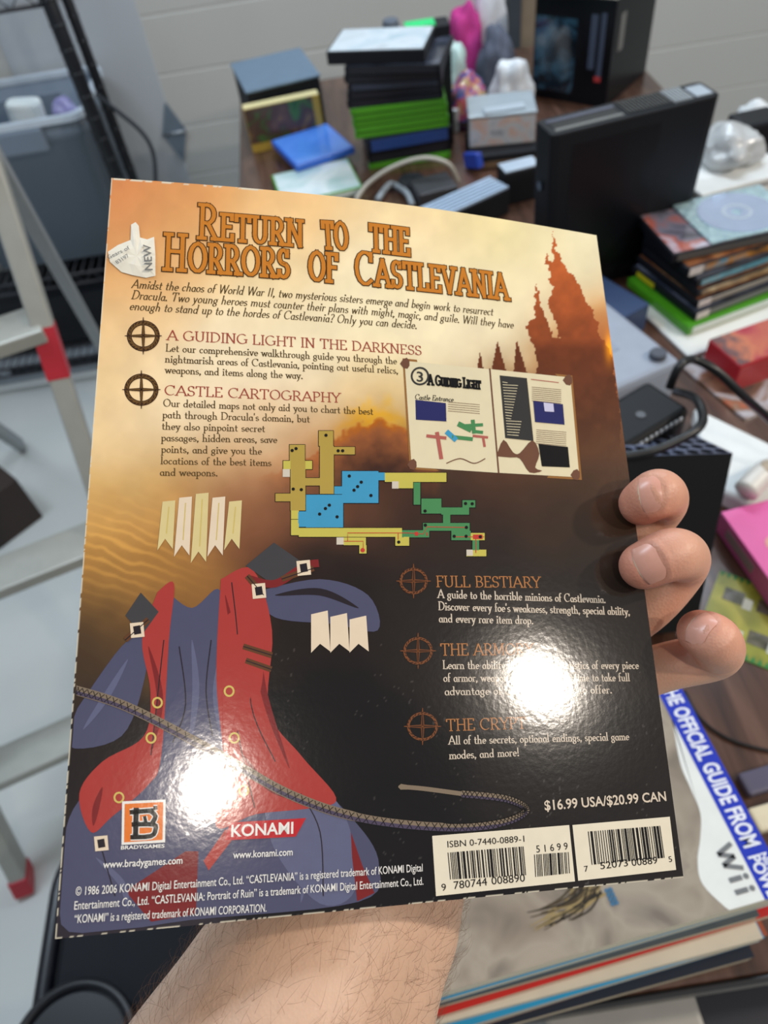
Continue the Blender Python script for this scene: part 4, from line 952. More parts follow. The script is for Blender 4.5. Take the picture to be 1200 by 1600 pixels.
boxthing('paper_pad', 'pale flat pad lying on the frosted clear box', 'paper', (757, 176), (822, 166), T + .0955, .004, M('pale pad', (176, 188, 198), .5), None, (822, 158))
o = MB().cyl((0, 0, 0), .009, .05, 16).build('battery', M('silvery can', (206, 212, 216), .3, metal=.4), None, bevel=.002); p = onz(712, 205, T); o.location = (p[0], p[1], T); tag(o, 'small silvery upright battery in front of the wire bundle', 'battery')
# ---- tall glossy black box
a = onz(945, 170, T); b = onz(830, 150, T); e = a - b; rz = math.atan2(e[1], e[0]); L1 = float(np.hypot(e[0], e[1])); h1 = .212
t = thing('console_box', 'tall glossy black cardboard console box behind the slim console', 'box', (b[0], b[1], T), rz)
MB().box(0, 0, 0, L1, .215, h1).build('body', m_gloss, t, bevel=.002)
MB().box(.004, -.0006, .02, L1 * .55, 0, h1 * .8).build('picture_panel', ART('dark teal picture', [(10, 14, 22), (22, 40, 54), (50, 84, 104), (14, 20, 30), (20, 40, 34)], 16, .12, 12, .6), t)
MB().box(L1 * .72, -.0008, h1 * .36, L1 * .80, 0, h1 * .86).build('grey_print', M('grey print', (70, 80, 100), .3), t); MB().box(L1 * .84, -.0008, h1 * .30, L1 * .90, 0, h1 * .88).build('grey_print', M('grey print', (70, 80, 100), .3), t)
MB().box(L1 * .82, -.0009, h1 * .25, L1 * .9, 0, h1 * .30).build('red_mark', M('red mark', (190, 60, 60), .4), t)
MB().box(L1, .03, h1 * .50, L1 + .0006, .055, h1 * .84).build('side_label', M('pale grey label', (116, 116, 114), .4), t)
MB().box(0, 0, h1, L1, .215, h1 + .0008).build('top_flap', M('pale top', (120, 118, 104), .5), t)  # top sheet paler than the black sides
# ---- slim console standing upright
zt = .27
a = onz(862, 212, T + zt); b = onz(1127, 147, T + zt); e = b - a; rz = math.atan2(e[1], e[0]); Ls = float(np.hypot(e[0], e[1])); th = .056
t = thing('slim_console', 'black slim game console standing upright on its edge', 'game console', (a[0], a[1], T), rz)
mb = MB(); n = 24; prof = [(0, .003), (.012, 0), (Ls - .012, 0), (Ls, .004), (Ls, th - .004), (Ls - .012, th), (.012, th), (0, th - .003)]
mb.prism([(x, y, zt) for x, y in prof], [(x * .94 + .008, y, 0) for x, y in prof]); mb.build('shell', M('console black', (14, 17, 22), .55, spec=.3), t, bevel=.0025)
MB().box(.035, -.0004, .03, Ls - .09, 0, zt - .02).build('side_panel', M('console side panel', (11, 13, 18), .35, spec=.35), t, bevel=.0002)
MB().box(.010, .008, zt, .115, .014, zt + .0012).build('tray_rail', M('pale rail', (120, 122, 120), .35), t); MB().box(.010, .036, zt, .115, .044, zt + .0012).build('tray_rail', M('rail grey', (76, 80, 96), .35), t)  # near rail paler than the far one
MB().box(.012, .016, zt, .112, .034, zt + .0008).build('drive_slot', M('drive slot', (10, 11, 14), .3), t)
m_rib = M('gloss rib', (20, 22, 26), .12, coat=.6)
for i in range(20):
    x0 = .122 + i * (Ls - .16) / 20; MB().box(x0, .006, zt, x0 + (Ls - .16) / 20 * .6, th - .006, zt + .0022).build('vent_rib', m_rib if i < 14 else M('glare rib', (150, 156, 160), .15, coat=.6), t, bevel=.0006)  # end ribs coloured pale to carry the glare
MB().box(Ls - .034, .008, zt, Ls - .008, th - .014, zt + .0016).build('end_cap', M('silver cap', (166, 176, 186), .3), t, bevel=.0005)
mb = MB(); mb.tube([(-.0015, th * .5, .185), (-.0002, th * .5, .185)], .007, 20); mb.build('power_button', M('dark chrome', (70, 76, 86), .25, metal=.6), t)
mb = MB(); mb.box(-.001, th * .3, .09, 0, th * .6, .12).build('usb_port', M('port black', (40, 44, 52), .4), t)
# ---- bins at the far right
t, w_, d_ = boxthing('white_bin', 'white plastic bin with a blue stripe at the right behind the slim console', 'bin', (1096, 312), (1230, 276), T, .10, m_white, .16, bevel=.012)
MB().box(-.006, -.006, .10, w_ + .006, d_ + .006, .112).build('rim', m_white, t, bevel=.004)
mb = MB(); mb.prism([(.012, -.001, .10), (.024, -.001, .10), (.012, -.001, .03), (.002, -.001, .02)][::1], [(.012, 0, .10), (.024, 0, .10), (.012, 0, .03), (.002, 0, .02)]); mb.build('blue_stripe', M('blue stripe', (60, 110, 186), .4), t)
crumple('plastic_bag', 'milky clear bag lying in the white bin at the far right', 'bag', tuple(onz(1135, 250, T + .112)), (.05, .05, .035), M('milky grey film', (190, 192, 192), .3, coat=.5), 1.3, .3)
t, w_, d_ = boxthing('black_adapter', 'black adapter on the far right beyond the white bin', 'adapter', (1166, 198), (1230, 184), T, .13, m_blk, .06, bevel=.005)
crumple('white_cloth', 'white crumpled cloth at the right edge behind the disc sleeve', 'cloth', at_base(1190, 262, .05), (.05, .05, .06), M('white cloth', (220, 222, 222), .9), 4.4)
# ---- right-hand stack
z = T
case('white booklet with a blue wave lying under the stack at the right', (1076, 556), (1250, 498), z, .006, m_white, ART('white blue cover', [(222, 222, 212), (228, 228, 220), (224, 226, 222), (90, 170, 210)], 5, .4, 15), None, (1012, 476), name='booklet', cat='booklet'); z += .0065
RS = [  # pL, pR, far, th, shell, art, spine, side, label
 ((1077, 512), (1215, 460), (997, 428), .016, m_green, m_green, M('white spine', (214, 226, 218), .4), m_green, 'green-edged white case at the bottom of the right-hand stack'),
 ((1087, 490), (1215, 440), (1004, 408), .014, m_blk, SLEEVES[0], M('grey spine', (120, 122, 122), .5), m_blk, 'black case with a pale sticker, second from the bottom of the right-hand stack'),
 ((1090, 471), (1215, 424), (1006, 394), .013, m_blk, SLEEVES[2], M('pale spine', (160, 156, 146), .5), m_blk, 'black case with a tan and grey spine in the right-hand stack'),
 ((1091, 454), (1215, 410), (1007, 384), .014, m_blk, SLEEVES[2], ART('tan spine', [(60, 54, 48), (170, 140, 96), (212, 200, 160)], 30, .4, 3), m_blk, 'black case with a cream and tan spine above it in the right-hand stack'),
 ((1091, 438), (1215, 394), (1006, 372), .014, m_blk, SLEEVES[0], ART('teal spine', [(50, 54, 58), (90, 160, 180), (140, 140, 134)], 26, .3, 5), m_blk, 'black case with a teal and grey spine in the right-hand stack'),
 ((1076, 420), (1215, 376), (1004, 364), .015, m_blk, SLEEVES[2], ART('amber spine', [(40, 30, 24), (190, 130, 50), (80, 160, 190)], 22, .3, 9), m_blk, 'black case with an amber and teal spine near the top of the right-hand stack'),
]
for i, (a, b, fr, th, sh, ar, sp, sd, lb) in enumerate(RS):
    t, w_, d_ = case(lb, a, b, z, th, sh, ar, None, fr, 'right-hand stack of cases', sp, side=sd)
    if i in (1, 2, 5): MB().box(.003, -.001, .001, .026, -.0006, th - .001).build('price_sticker', M('pale sticker', (222, 216, 212), .6), t)
    if i == 1: MB().box(-.001, d_ * .62, .003, -.0005, d_ * .9, th - .003).build('yellow_sticker', M('yellow sticker', (206, 190, 30), .5), t)
    z += th + .0002
case('case with a red and grey picture, on top under the disc sleeve', (1052, 398), (1215, 362), z, .015, m_blk, ART('red grey cover', [(50, 50, 60), (120, 116, 130), (180, 90, 70), (196, 196, 210)], 14, .12, 17, .8), None, (1013, 332), 'right-hand stack of cases', M('grey print spine', (86, 86, 84), .4)); z += .0153
t, w_, d_ = stack_box('disc_sleeve', 'clear shiny disc sleeve with a silver disc lying on top of the right-hand stack', 'disc sleeve', (1112, 380), (1260, 346), z, .003, None, (1050, 318))
MB().box(0, 0, 0, w_, d_, .003).build('sleeve', M('teal clear sleeve', (176, 206, 212), .06, coat=1., bump=.6, scale=60), t, bevel=.001)
for n_ in M('teal clear sleeve', (0, 0, 0)).node_tree.nodes:
    if n_.type == 'BUMP': n_.inputs['Distance'].default_value = .02; n_.inputs['Strength'].default_value = 1.
cx_, cy_ = w_ * .50, d_ * .5; rd = min(.06, d_ * .46)
mb = MB(); k = 64
for r_ in (rd * .13, rd): mb.v += [(cx_ + r_ * math.cos(i * math.tau / k), cy_ + r_ * math.sin(i * math.tau / k), .0042) for i in range(k)]
for r_ in (rd * .13, rd): mb.v += [(cx_ + r_ * math.cos(i * math.tau / k), cy_ + r_ * math.sin(i * math.tau / k), .003) for i in range(k)]
for i in range(k):
    j = (i + 1) % k; mb.f += [(i, k + i, k + j, j), (2 * k + j, 3 * k + j, 3 * k + i, 2 * k + i), (k + i, 3 * k + i, 3 * k + j, k + j), (j, 2 * k + j, 2 * k + i, i)]
mb.m = [0] * len(mb.f); mb.build('disc', M('disc silver', (196, 212, 240), .15, metal=.6, bump=.3, scale=50), t)
mb = MB(); k = 48
for r_ in (rd * .30, rd * .38): mb.v += [(cx_ + r_ * math.cos(i * math.tau / k), cy_ + r_ * math.sin(i * math.tau / k), .0045) for i in range(k)]
mb.f = [(i, k + i, k + (i + 1) % k, (i + 1) % k) for i in range(k)]; mb.m = [0] * k; mb.build('disc_hub_ring', M('hub ring', (180, 190, 200), .2), t, fix=False)
# ---- red box, picture magazine, white slab
t, w_, d_ = boxthing('red_box', 'red box with a blurred orange and grey picture on its lid', 'box', (1157, 573), (1260, 536), T, .05, M('red card', (176, 28, 42), .35), None, (1106, 530))
MB().box(.002, .002, .05, w_ - .002, d_ - .002, .0506).build('lid_picture', ART('red picture', [(160, 30, 50), (176, 70, 80), (200, 120, 90), (96, 80, 84), (200, 90, 50)], 14, .25, 21), t)
boxthing('magazine', 'brown picture magazine lying between the black device and the red box', 'magazine', (1165, 655), (1240, 622), T, .005, ART('brown picture', [(70, 52, 44), (120, 84, 62), (180, 176, 180), (130, 90, 60), (190, 90, 60)], 16, .3, 11), None, (1075, 566), bevel=.001)
q = [onz(1085, 634, T + .03), onz(1230, 704, T + .03), onz(1260, 830, T + .03), onz(1100, 752, T + .03)]
o = MB().prism([tuple(v) for v in q], [(v[0], v[1], T + .0005) for v in q]).build('white_case', m_white, None, bevel=.006, seg=3); tag(o, 'big plain white case lying right of the black perforated console', 'case')
t = thing('game_controller', 'white controller grip with a beige patch on the white case, at the right edge', 'controller', (0, 0, 0))
p = onz(1190, 745, T + .045)
bm = MB().tube(smooth_path([(p[0] - .03, p[1] - .02, T + .045), (p[0], p[1], T + .05), (p[0] + .04, p[1] + .015, T + .045)]), [.006] + [.015] * 15 + [.008], 16); bm.build('grip', M('warm white grip', (226, 222, 214), .4), t, True)
MB().cyl((p[0] + .004, p[1], T + .058), .010, .007, 20).build('pad', M('beige pad', (190, 172, 150), .6), t, bevel=.002)
# ---- pink box and printed card
q = [onz(1126, 800, T + .034), onz(1290, 1030, T + .034), onz(1420, 900, T + .034), onz(1230, 752, T + .034)]
a, b = q[0], q[1]; e = b - a; rz = math.atan2(e[1], e[0])
Lp = float(np.hypot(e[0], e[1])); dp_ = .08
t = thing('pink_box', 'bright pink flat box at the right edge, with a grey sticker on its side', 'box', (a[0], a[1], T + .0015), rz)
MB().box(0, 0, 0, Lp, dp_, .033).build('body', M('pink card', (236, 110, 178), .4, noise=.03), t, bevel=.0015)
MB().box(Lp * .10, -.0006, .010, Lp * .38, 0, .024).build('side_sticker', M('grey sticker', (178, 150, 158), .6), t)
mb = MB().tube([(Lp * .30, dp_ * .42, .033), (Lp * .30, dp_ * .42, .0336)], .012, 24); mb.build('peach_spot', M('peach print', (236, 170, 160), .5), t)
q = [onz(1084, 1000, T + .0012), onz(1260, 1070, T + .0012), onz(1250, 880, T + .0012), onz(1110, 850, T + .0012)]
t = thing('printed_card', 'yellow-green printed card with small pictures, under the pink box', 'card', (q[0][0], q[0][1], T), math.atan2(q[1][1] - q[0][1], q[1][0] - q[0][0]))
wq = float(np.hypot(*(q[1] - q[0])[:2])); dq = .105
MB().box(0, 0, 0, wq, dq, .0012).build('sheet', ART('lime print', [(120, 124, 36), (150, 150, 48), (176, 168, 66)], 18, .35, 4), t)
m_ph = ART('small photo', [(40, 40, 30), (90, 84, 60), (120, 116, 110)], 60, .3, 2)
for i in range(3):
    for j in range(2):
        x0 = .012 + i * wq * .32; y0 = .022 + j * .045
        MB().box(x0, y0, .0012, x0 + .022, y0 + .018, .0015).build('small_photo', m_ph, t); MB().box(x0 + .022, y0 - .003, .0012, x0 + .032, y0 + .012, .0014).build('caption_panel', M('caption paper', (206, 206, 190), .5), t)
mb = MB()
for i in range(16): x0 = i * wq / 16; mb.add([(x0, 0, .0016), (x0 + wq / 16, 0, .0016), (x0 + wq / 32, .009, .0016)], [(0, 1, 2)]); mb.add([(x0, dq, .0016), (x0 + wq / 16, dq, .0016), (x0 + wq / 32, dq - .008, .0016)], [(0, 2, 1)])
mb.build('green_border', M('green print', (40, 116, 48), .4), t, fix=False)
# ---- grey console, black device, perforated console
boxthing('blue_case', 'dark blue case lying behind the grey console', 'case', (968, 500), (1016, 474), T, .05, M('navy plastic', (48, 68, 104), .4), None, (940, 400))
t, w_, d_ = boxthing('grey_console', 'light grey-blue flat game console with a round rubber foot', 'game console', (930, 622), (1066, 563), T, .10, m_grey, None, (972, 447), bevel=.008)
MB().cyl((w_ - .022, .022, .10), .011, .009, 24).build('rubber_foot', M('grey rubber foot', (74, 78, 88), .6), t, bevel=.002)
MB().box(w_ * .35, d_ * .35, .10, w_ * .62, d_ * .7, .1008).build('panel_line', M('grey panel', (142, 150, 166), .5), t)
zt = .205
a = onz(985, 708, T + zt); b = onz(1086, 645, T + zt); e = b - a; rz = math.atan2(e[1], e[0]); w_ = float(np.hypot(e[0], e[1])); a = a + np.array([0, .008, 0]); c = onz(1062, 563, T + zt) - a
d_ = float(-c[0] * math.sin(rz) + c[1] * math.cos(rz))
t = thing('black_device', 'rounded black device with a row of vent teeth, just behind the perforated console', 'device', (a[0], a[1], T), rz)
MB().box(-.02, 0, 0, w_, d_, zt).build('shell', M('device black', (10, 10, 12), .5, spec=.25), t, bevel=.007, seg=3)
mb = MB()
m_t = M('pale vent tooth', (170, 172, 174), .3)
for i in range(11): x0 = .004 + i * (w_ - .014) / 11; MB().box(x0, -.0012, zt - .010, x0 + (w_ - .014) / 11 * .62, .0004, zt - .005).build('vent_tooth', m_t, t, bevel=.0004)
MB().cyl((w_ * .48, d_ * .42, zt), .005, .0008, 20).build('logo_dot', M('dull mark', (60, 60, 64), .4), t)
# perforated console, leaning back a little
A = Vector(onz(1145, 708, T + .2)); B = Vector(onz(1086, 985, T + .026)); up = (A - B).normalized(); hU = (A - B).length
e1 = Vector(onz(1145, 708, T + .2) - onz(1040, 738, T + .2)); e1 = (e1 - up * e1.dot(up)).normalized(); dv = up.cross(e1)
wP, dP = .20, .066
O = B - e1 * wP
t = thing('perforated_console', 'black box-shaped console with round vent holes in its top, behind the fingers', 'game console', mat=Matrix(((e1.x, dv.x, up.x, O.x), (e1.y, dv.y, up.y, O.y), (e1.z, dv.z, up.z, O.z), (0, 0, 0, 1))))
m_pb = M('console matt black', (17, 18, 19), .5, spec=.3)
mb = MB(); mb.box(0, 0, 0, wP, dP, hU - .016)
for b_ in ((0, 0, wP, .0012), (0, dP - .0012, wP, dP), (0, .0012, .0012, dP - .0012), (wP - .0012, .0012, wP, dP - .0012)): mb.box(b_[0], b_[1], hU - .016, b_[2], b_[3], hU - .0004)
mb.build('body', m_pb, t)
# top plate with real round holes
bm = bmesh.new(); NXh, NYh = 13, 4; sx, sy = wP / NXh, dP / NYh; RHo = .40 * min(sx, sy); K = 16
def ringv(cx, cy, zz): return [bm.verts.new((cx + RHo * math.cos(math.tau * i / K), cy + RHo * math.sin(math.tau * i / K), zz)) for i in range(K)]
for i in range(NXh):
    for j in range(NYh):
        cx, cy = (i + .5) * sx, (j + .5) * sy
        R_ = ringv(cx, cy, hU); D_ = ringv(cx, cy, hU - .010)
        sq = []
        for q_ in range(K):
            a_ = math.tau * q_ / K; ca, sa = math.cos(a_), math.sin(a_); s_ = 1 / max(abs(ca), abs(sa))
            sq.append(bm.verts.new((cx + ca * s_ * sx / 2, cy + sa * s_ * sy / 2, hU)))
        for q_ in range(K):
            p_ = (q_ + 1) % K
            bm.faces.new((R_[q_], sq[q_], sq[p_], R_[p_])); bm.faces.new((D_[q_], R_[q_], R_[p_], D_[p_])).material_index = 1  # hole walls blackened, deepening their shade by colour
me = bpy.data.meshes.new('vent_plate'); bm.to_mesh(me); bm.free(); me.materials.append(M('vent plate', (92, 100, 122), .4)); me.materials.append(M('hole shade black', (4, 4, 5), .8, spec=.1)); o = bpy.data.objects.new('vent_plate', me); COL.objects.link(o); o.parent = t
MB().box(wP * .64, -.0006, hU * .45, wP * .66, 0, hU * .72).build('front_groove', M('groove black', (6, 6, 7), .6), t)
# cables
def cable(label, pts, r, mat):
    o = MB().tube(smooth_path([tuple(onz(*p)) for p in pts], 10), r, 14).build('cable', mat, None, True); return tag(o, label, 'cable')
m_cb = M('black rubber cable', (18, 19, 21), .35)
cable('thick black cable curving right from the grey console towards the red box', [(1046, 606, T + .19), (1062, 572, T + .214), (1084, 562, T + .21), (1120, 580, T + .20), (1165, 622, T + .17), (1215, 668, T + .12), (1300, 760, T + .03), (1340, 820, T + .005)], .0048, m_cb)
cable('black cable looping over the perforated top of the console', [(1056, 612, T + .18), (1086, 622, T + .214), (1098, 648, T + .222), (1092, 668, T + .228), (1060, 688, T + .228), (1022, 704, T + .226), (985, 712, T + .224), (950, 716, T + .222)], .0046, m_cb)
cable('thin black cable lying on the bare dark wood at the right', [(1070, 1080, T + .003), (1092, 1120, T + .003), (1130, 1150, T + .003), (1180, 1168, T + .003), (1240, 1180, T + .003)], .0016, m_cb)
# boxes by the guide pile
boxthing('purple_box', 'dusky purple flat box at the right edge by the guide pile', 'box', (1172, 1243), (1300, 1205), T, .012, M('dusky purple', (82, 78, 100), .45), .022)
boxthing('cream_booklet', 'small cream booklet at the right edge below the purple box', 'booklet', (1188, 1300), (1300, 1268), T, .014, M('cream paper', (222, 212, 184), .7), .022)
# ================================================================== THE PILE OF GUIDES AT THE NEAR EDGE
ztop = T + .128
ne_R = onz(1237, 1394, ztop); ne_L = onz(640, 1566, ztop)
e = ne_L - ne_R; rzp = math.atan2(ne_R[1] - ne_L[1], ne_R[0] - ne_L[0]); Lw = .274
# layers from the bottom up: thickness, near shift (towards the camera), right shift, cover colour, page colour, label
m_cov = [M('cover navy', (26, 34, 50), .3), M('cover rust', (150, 74, 44), .3), M('cover cream', (214, 206, 190), .35), M('cover red', (196, 40, 36), .3), M('cover slate', (70, 78, 84), .35), M('cover cyan', (40, 150, 200), .3)]
PL = [(.020, .020, -.010, 0, (196, 178, 150), 'thick dark-covered guide at the bottom of the near pile'),
      (.013, .017, .004, 1, (206, 188, 160), 'guide with a rust brown edge, second from the bottom of the near pile'),
      (.016, .0165, -.006, 5, (210, 196, 168), 'guide with a thin blue edge, third from the bottom of the near pile'),
      (.014, .011, -.012, 2, (216, 204, 178), 'guide with a cream cover in the middle of the near pile'),
      (.014, .008, .000, 3, (220, 206, 174), 'guide with a bright red edge in the near pile'),
      (.012, .003, -.016, 4, (214, 200, 166), 'guide with a slate edge in the near pile'),
      (.013, .0015, .002, 5, (224, 214, 186), 'guide with a cyan edge just under the top guide of the near pile')]
fx = Vector((math.cos(rzp), math.sin(rzp), 0)); fy = Vector((-math.sin(rzp), math.cos(rzp), 0))
z = T + .0003
for i, (th, near, sh, ci, pc, lb) in enumerate(PL):
    base = Vector((ne_R[0], ne_R[1], 0)) - fx * (Lw - sh) - fy * near; base.z = z
    t = thing('game_guide', lb, 'book', base, rzp + (-.012, .016, .004, -.02, .012, -.006, .006)[i], 'pile of guides at the near edge')
    MB().box(.001, .0001, .0008, Lw - .001, .204, th - .0008).build('page_block', M('pages %d' % i, pc, .8, scale=300), t)
    MB().box(0, 0, 0, Lw, .206, .0008).build('back_cover', m_cov[ci], t); MB().box(0, 0, th - .0008, Lw, .206, th).build('front_cover', m_cov[ci], t)
    z += th + .0002
thT = ztop - z
base = Vector((ne_R[0], ne_R[1], 0)) - fx * Lw; base.z = z
gd = thing('game_guide', 'top guide of the near pile, stone grey cover with a blue title strip', 'book', base, rzp, 'pile of guides at the near edge')
DW = .208
MB().box(.001, .0001, .0006, Lw - .001, DW - .001, thT - .0006).build('page_block', M('guide pages', (222, 214, 190), .8, scale=300), gd)
MB().box(0, 0, 0, Lw, DW, .0006).build('back_cover', m_cov[0], gd)
m_stone = ART('stone cover', [(104, 95, 86), (140, 128, 114), (164, 152, 136), (122, 112, 102)], 16, .16, 23, .6)
MB().box(0, 0, thT - .0006, Lw, DW, thT).build('front_cover', m_stone, gd)
GI = gd.matrix_basis.inverted() if False else Matrix.Translation(base) @ Matrix.Rotation(rzp, 4, 'Z')
GI = GI.inverted()
def gl(px_, py_):
    q = GI @ Vector(onz(px_, py_, ztop)); return (q.x, q.y)
BZ_book = BZ
def BZ(x, y): return 0.
def gpoly(mb, pts, mi, h):
    mb.add([(min(Lw, max(0, p[0])), min(DW, max(0, p[1])), thT + h) for p in pts], [tuple(range(len(pts)))], mi)
bx0 = Lw - .021
mb = MB(); gpoly(mb, [(bx0, 0), (Lw, 0), (Lw, DW), (bx0, DW)], 0, .0003)
mb.build('title_strip', M('title blue', (40, 58, 178), .2, coat=.5), gd, fix=False)
mb = MB()
wv = [gl(*p) for p in ((1050, 1120), (1062, 1190), (1078, 1230), (1094, 1270), (1094, 1310), (1090, 1345), (1098, 1382), (1140, 1424))]
wv = [(p.x, p.y) for p in smooth_path([(a, b, 0) for a, b in wv], 5)]
gpoly(mb, wv + [(bx0, 0), (bx0, wv[0][1])], 0, .0002)
mb.build('white_band', M('band white', (226, 228, 224), .2, coat=.5), gd, fix=False)
m_wh = M('strip white', (228, 230, 240), .25)
mb = MB()
# the strip's line runs down along the right edge
sans_text(mb, lambda px_, py_: (px_, py_), 'THE OFFICIAL GUIDE FROM', (bx0 + .0045, .186), (bx0 + .0045, .0465), -1, .03, thT + .0006, 0) if False else None
def strip_text(txt, y0, y1, x0, cap, bold, mats, name):
    v, f = font_mesh(txt, bold); vh, _ = font_mesh('H', 0.); c_ = vh[:, 1].max(); xa, xb = v[:, 0].min(), v[:, 0].max()
    mb = MB(); mb.add([(x0 + q[1] / c_ * cap, y0 + (q[0] - xa) / (xb - xa) * (y1 - y0), thT + .0006) for q in v], f, 0); return mb.build(name, mats, gd, fix=False)
yE = gl(1047, 1095)[1]; yM = gl(1178, 1322)[1]; 
# letter heights follow the strip: text reads from far to near
full = 'THE OFFICIAL GUIDE FROM'
yO = gl(1052, 1110)[1]; per = (yO - yM) / 19.
strip_text(full, yO + per * 4.1, yM, bx0 + .0045, .0125, .03, m_wh, 'title_lettering')
strip_text('NINTENDO', yM - .006, yM - .042, bx0 + .0128, .005, .03, m_wh, 'small_lettering'); strip_text('POWER', yM - .006, yM - .042, bx0 + .0035, .0085, .03, m_wh, 'power_lettering')
wa = gl(1118, 1330); wb = gl(1178, 1395)
m_gl = M('grey lettering', (116, 118, 120), .35)
mb = MB()
c0 = gl(1150, 1362)
def wl(u, v): return (c0[0] + .0065 - v, c0[1] + .019 - u)      # u runs from far to near, v down the letter
def bar2(p, q, w_):
    p, q = np.array(p), np.array(q); d = q - p; d = d / np.linalg.norm(d); n = np.array([-d[1], d[0]]) * w_ / 2
    pts = [p + n, q + n, q - n, p - n]; mb.add([(*wl(*a), thT + .0006) for a in pts], [(0, 1, 2, 3)])
bar2((0, 0), (.005, .0135), .0034); bar2((.005, .0135), (.009, .002), .0034); bar2((.009, .002), (.013, .0135), .0034); bar2((.013, .0135), (.018, 0), .0034)
for ux in (.0235, .032):
    bar2((ux, .0045), (ux, .0145), .0036)
    mb.add([(*wl(ux + .0021 * math.cos(i * math.tau / 14), .0012 + .0021 * math.sin(i * math.tau / 14)), thT + .0006) for i in range(14)], [tuple(range(14))])
mb.build('white_band_lettering', m_gl, gd, fix=False)
# soft brown tuft and a beaded blue mark of the cover print
mb = MB(); rnd = random.Random(6)
r0 = gl(930, 1400); r1 = gl(850, 1438)
for i in range(40):
    k = rnd.random(); x0 = r0[0] + rnd.uniform(-.010, .012); y0 = r0[1] + rnd.uniform(0, .016)
    x1 = r1[0] + rnd.uniform(-.012, .026); y1 = r1[1] + rnd.uniform(-.006, .008); P = smooth_path([(x0, y0, 0), ((x0 + x1) / 2 + rnd.uniform(-.004, .006), (y0 + y1) / 2 - .003, 0), (x1, y1, 0)], 4)
    w_ = .0011; vs = []
    for j, p in enumerate(P): ww = w_ * (1 - .85 * j / len(P)); vs += [(p.x, p.y + ww, thT + .0002 + i * 2e-6), (p.x, p.y - ww, thT + .0002 + i * 2e-6)]
    mb.add(vs, [(2 * j, 2 * j + 1, 2 * j + 3, 2 * j + 2) for j in range(len(P) - 1)], i % 3)
b0 = gl(948, 1392); b1 = gl(957, 1412)
for j in range(8):
    cx = b0[0] + (b1[0] - b0[0]) * (j // 2) / 3 + (j % 2) * .003; cy = b0[1] + (b1[1] - b0[1]) * (j // 2) / 3
    mb.add([(cx + .0018 * math.cos(a * math.tau / 10), cy + .0018 * math.sin(a * math.tau / 10), thT + .0004) for a in range(10)], [tuple(range(10))], 3)
mb.build('cover_picture', [M('tuft brown', (70, 58, 40), .3), M('tuft tan', (150, 130, 88), .3), M('tuft dark', (44, 38, 30), .3), M('bead blue', (70, 110, 140), .3)], gd, fix=False)
BZ = BZ_book
# ================================================================== LEFT SIDE: RACK, TOTE, LADDER, CHAIR
m_pole = M('black rack metal', (16, 18, 24), .4)
YR = 2.0
def post_x(px_, py_, y): return float(ony(px_, py_, y)[0])
rack = thing('wire_rack', 'black wire shelving rack with two upright posts against the garage door', 'shelf', (post_x(180, 280, YR) - .5, YR, 0))
rox, roy = rack.location.x, rack.location.y
xa = post_x(126, 130, YR); xb = post_x(158, 150, YR + .03)
for (x_, y_, r_) in ((xa, YR, .0175), (xb, YR + .045, .0125), (xa - 1.15, YR, .0175), (xa - 1.15, YR + .34, .0175)):
    mb = MB().tube([(x_ - rox, y_ - roy, 0), (x_ - rox, y_ - roy, 1.75)], r_, 18)
    k = .05
    while k < 1.7:
        mb.tube([(x_ - rox, y_ - roy, k), (x_ - rox, y_ - roy, k + .004)], r_ + .0012, 18); k += .05
    mb.build('post', m_pole, rack, True)
m_wire = M('black wire', (30, 32, 40), .4)
def wire_shelf(zs, y0, y1):
    mb = MB(); x0, x1 = xa - 1.15 - rox, xa - rox
    for y_ in (y0, y1):
        for dz in (0, -.03): mb.tube([(x0, y_ - roy, zs + dz), (x1, y_ - roy, zs + dz)], .004, 8)
        n = 40; mb.tube([(x0 + (x1 - x0) * i / n, y_ - roy, zs - (.03 if i % 2 else 0)) for i in range(n + 1)], .0022, 6)
    for x_ in (x0, x1): mb.tube([(x_, y0 - roy, zs), (x_, y1 - roy, zs)], .004, 8)
    for i in range(1, 46): x_ = x0 + (x1 - x0) * i / 46; mb.tube([(x_, y0 - roy, zs + .003), (x_, y1 - roy, zs + .003)], .0019, 6)
    return mb.build('wire_shelf', m_wire, rack, True)
zs1 = float(ony(40, -14, YR)[2])
wire_shelf(zs1, YR, YR + .34)
ZS = .40
wire_shelf(ZS, YR, YR + .34); wire_shelf(.12, YR, YR + .34)
# grey tote standing on the middle shelf
zr = .80
R = onz(131, 176, zr); L = onz(-40, 228, zr); bR = onz(108, 104, zr)
mt = M('grey tote plastic', (116, 128, 142), .5, noise=.05, scale=12); mt2 = M('lit tote rim', (196, 206, 216), .4)  # rim paler than the tub, the light it catches put into colour
x1, y0 = float(R[0]), float(R[1]); x0 = x1 - .46; y1 = y0 + .34
hT = zr - ZS - .006
tote = thing('storage_tote', 'grey plastic storage tote standing in the wire rack, open at the top', 'storage tote', (x0, y0, ZS + .006))
wT, dT = x1 - x0, y1 - y0
def rrect(x0, y0, x1, y1, r, zz, n=6):
    out = []
    for (cx, cy, a0) in ((x1 - r, y0 + r, -90), (x1 - r, y1 - r, 0), (x0 + r, y1 - r, 90), (x0 + r, y0 + r, 180)):
        out += [(cx + r * math.cos(math.radians(a0 + 90 * i / n)), cy + r * math.sin(math.radians(a0 + 90 * i / n)), zz) for i in range(n + 1)]
    return out
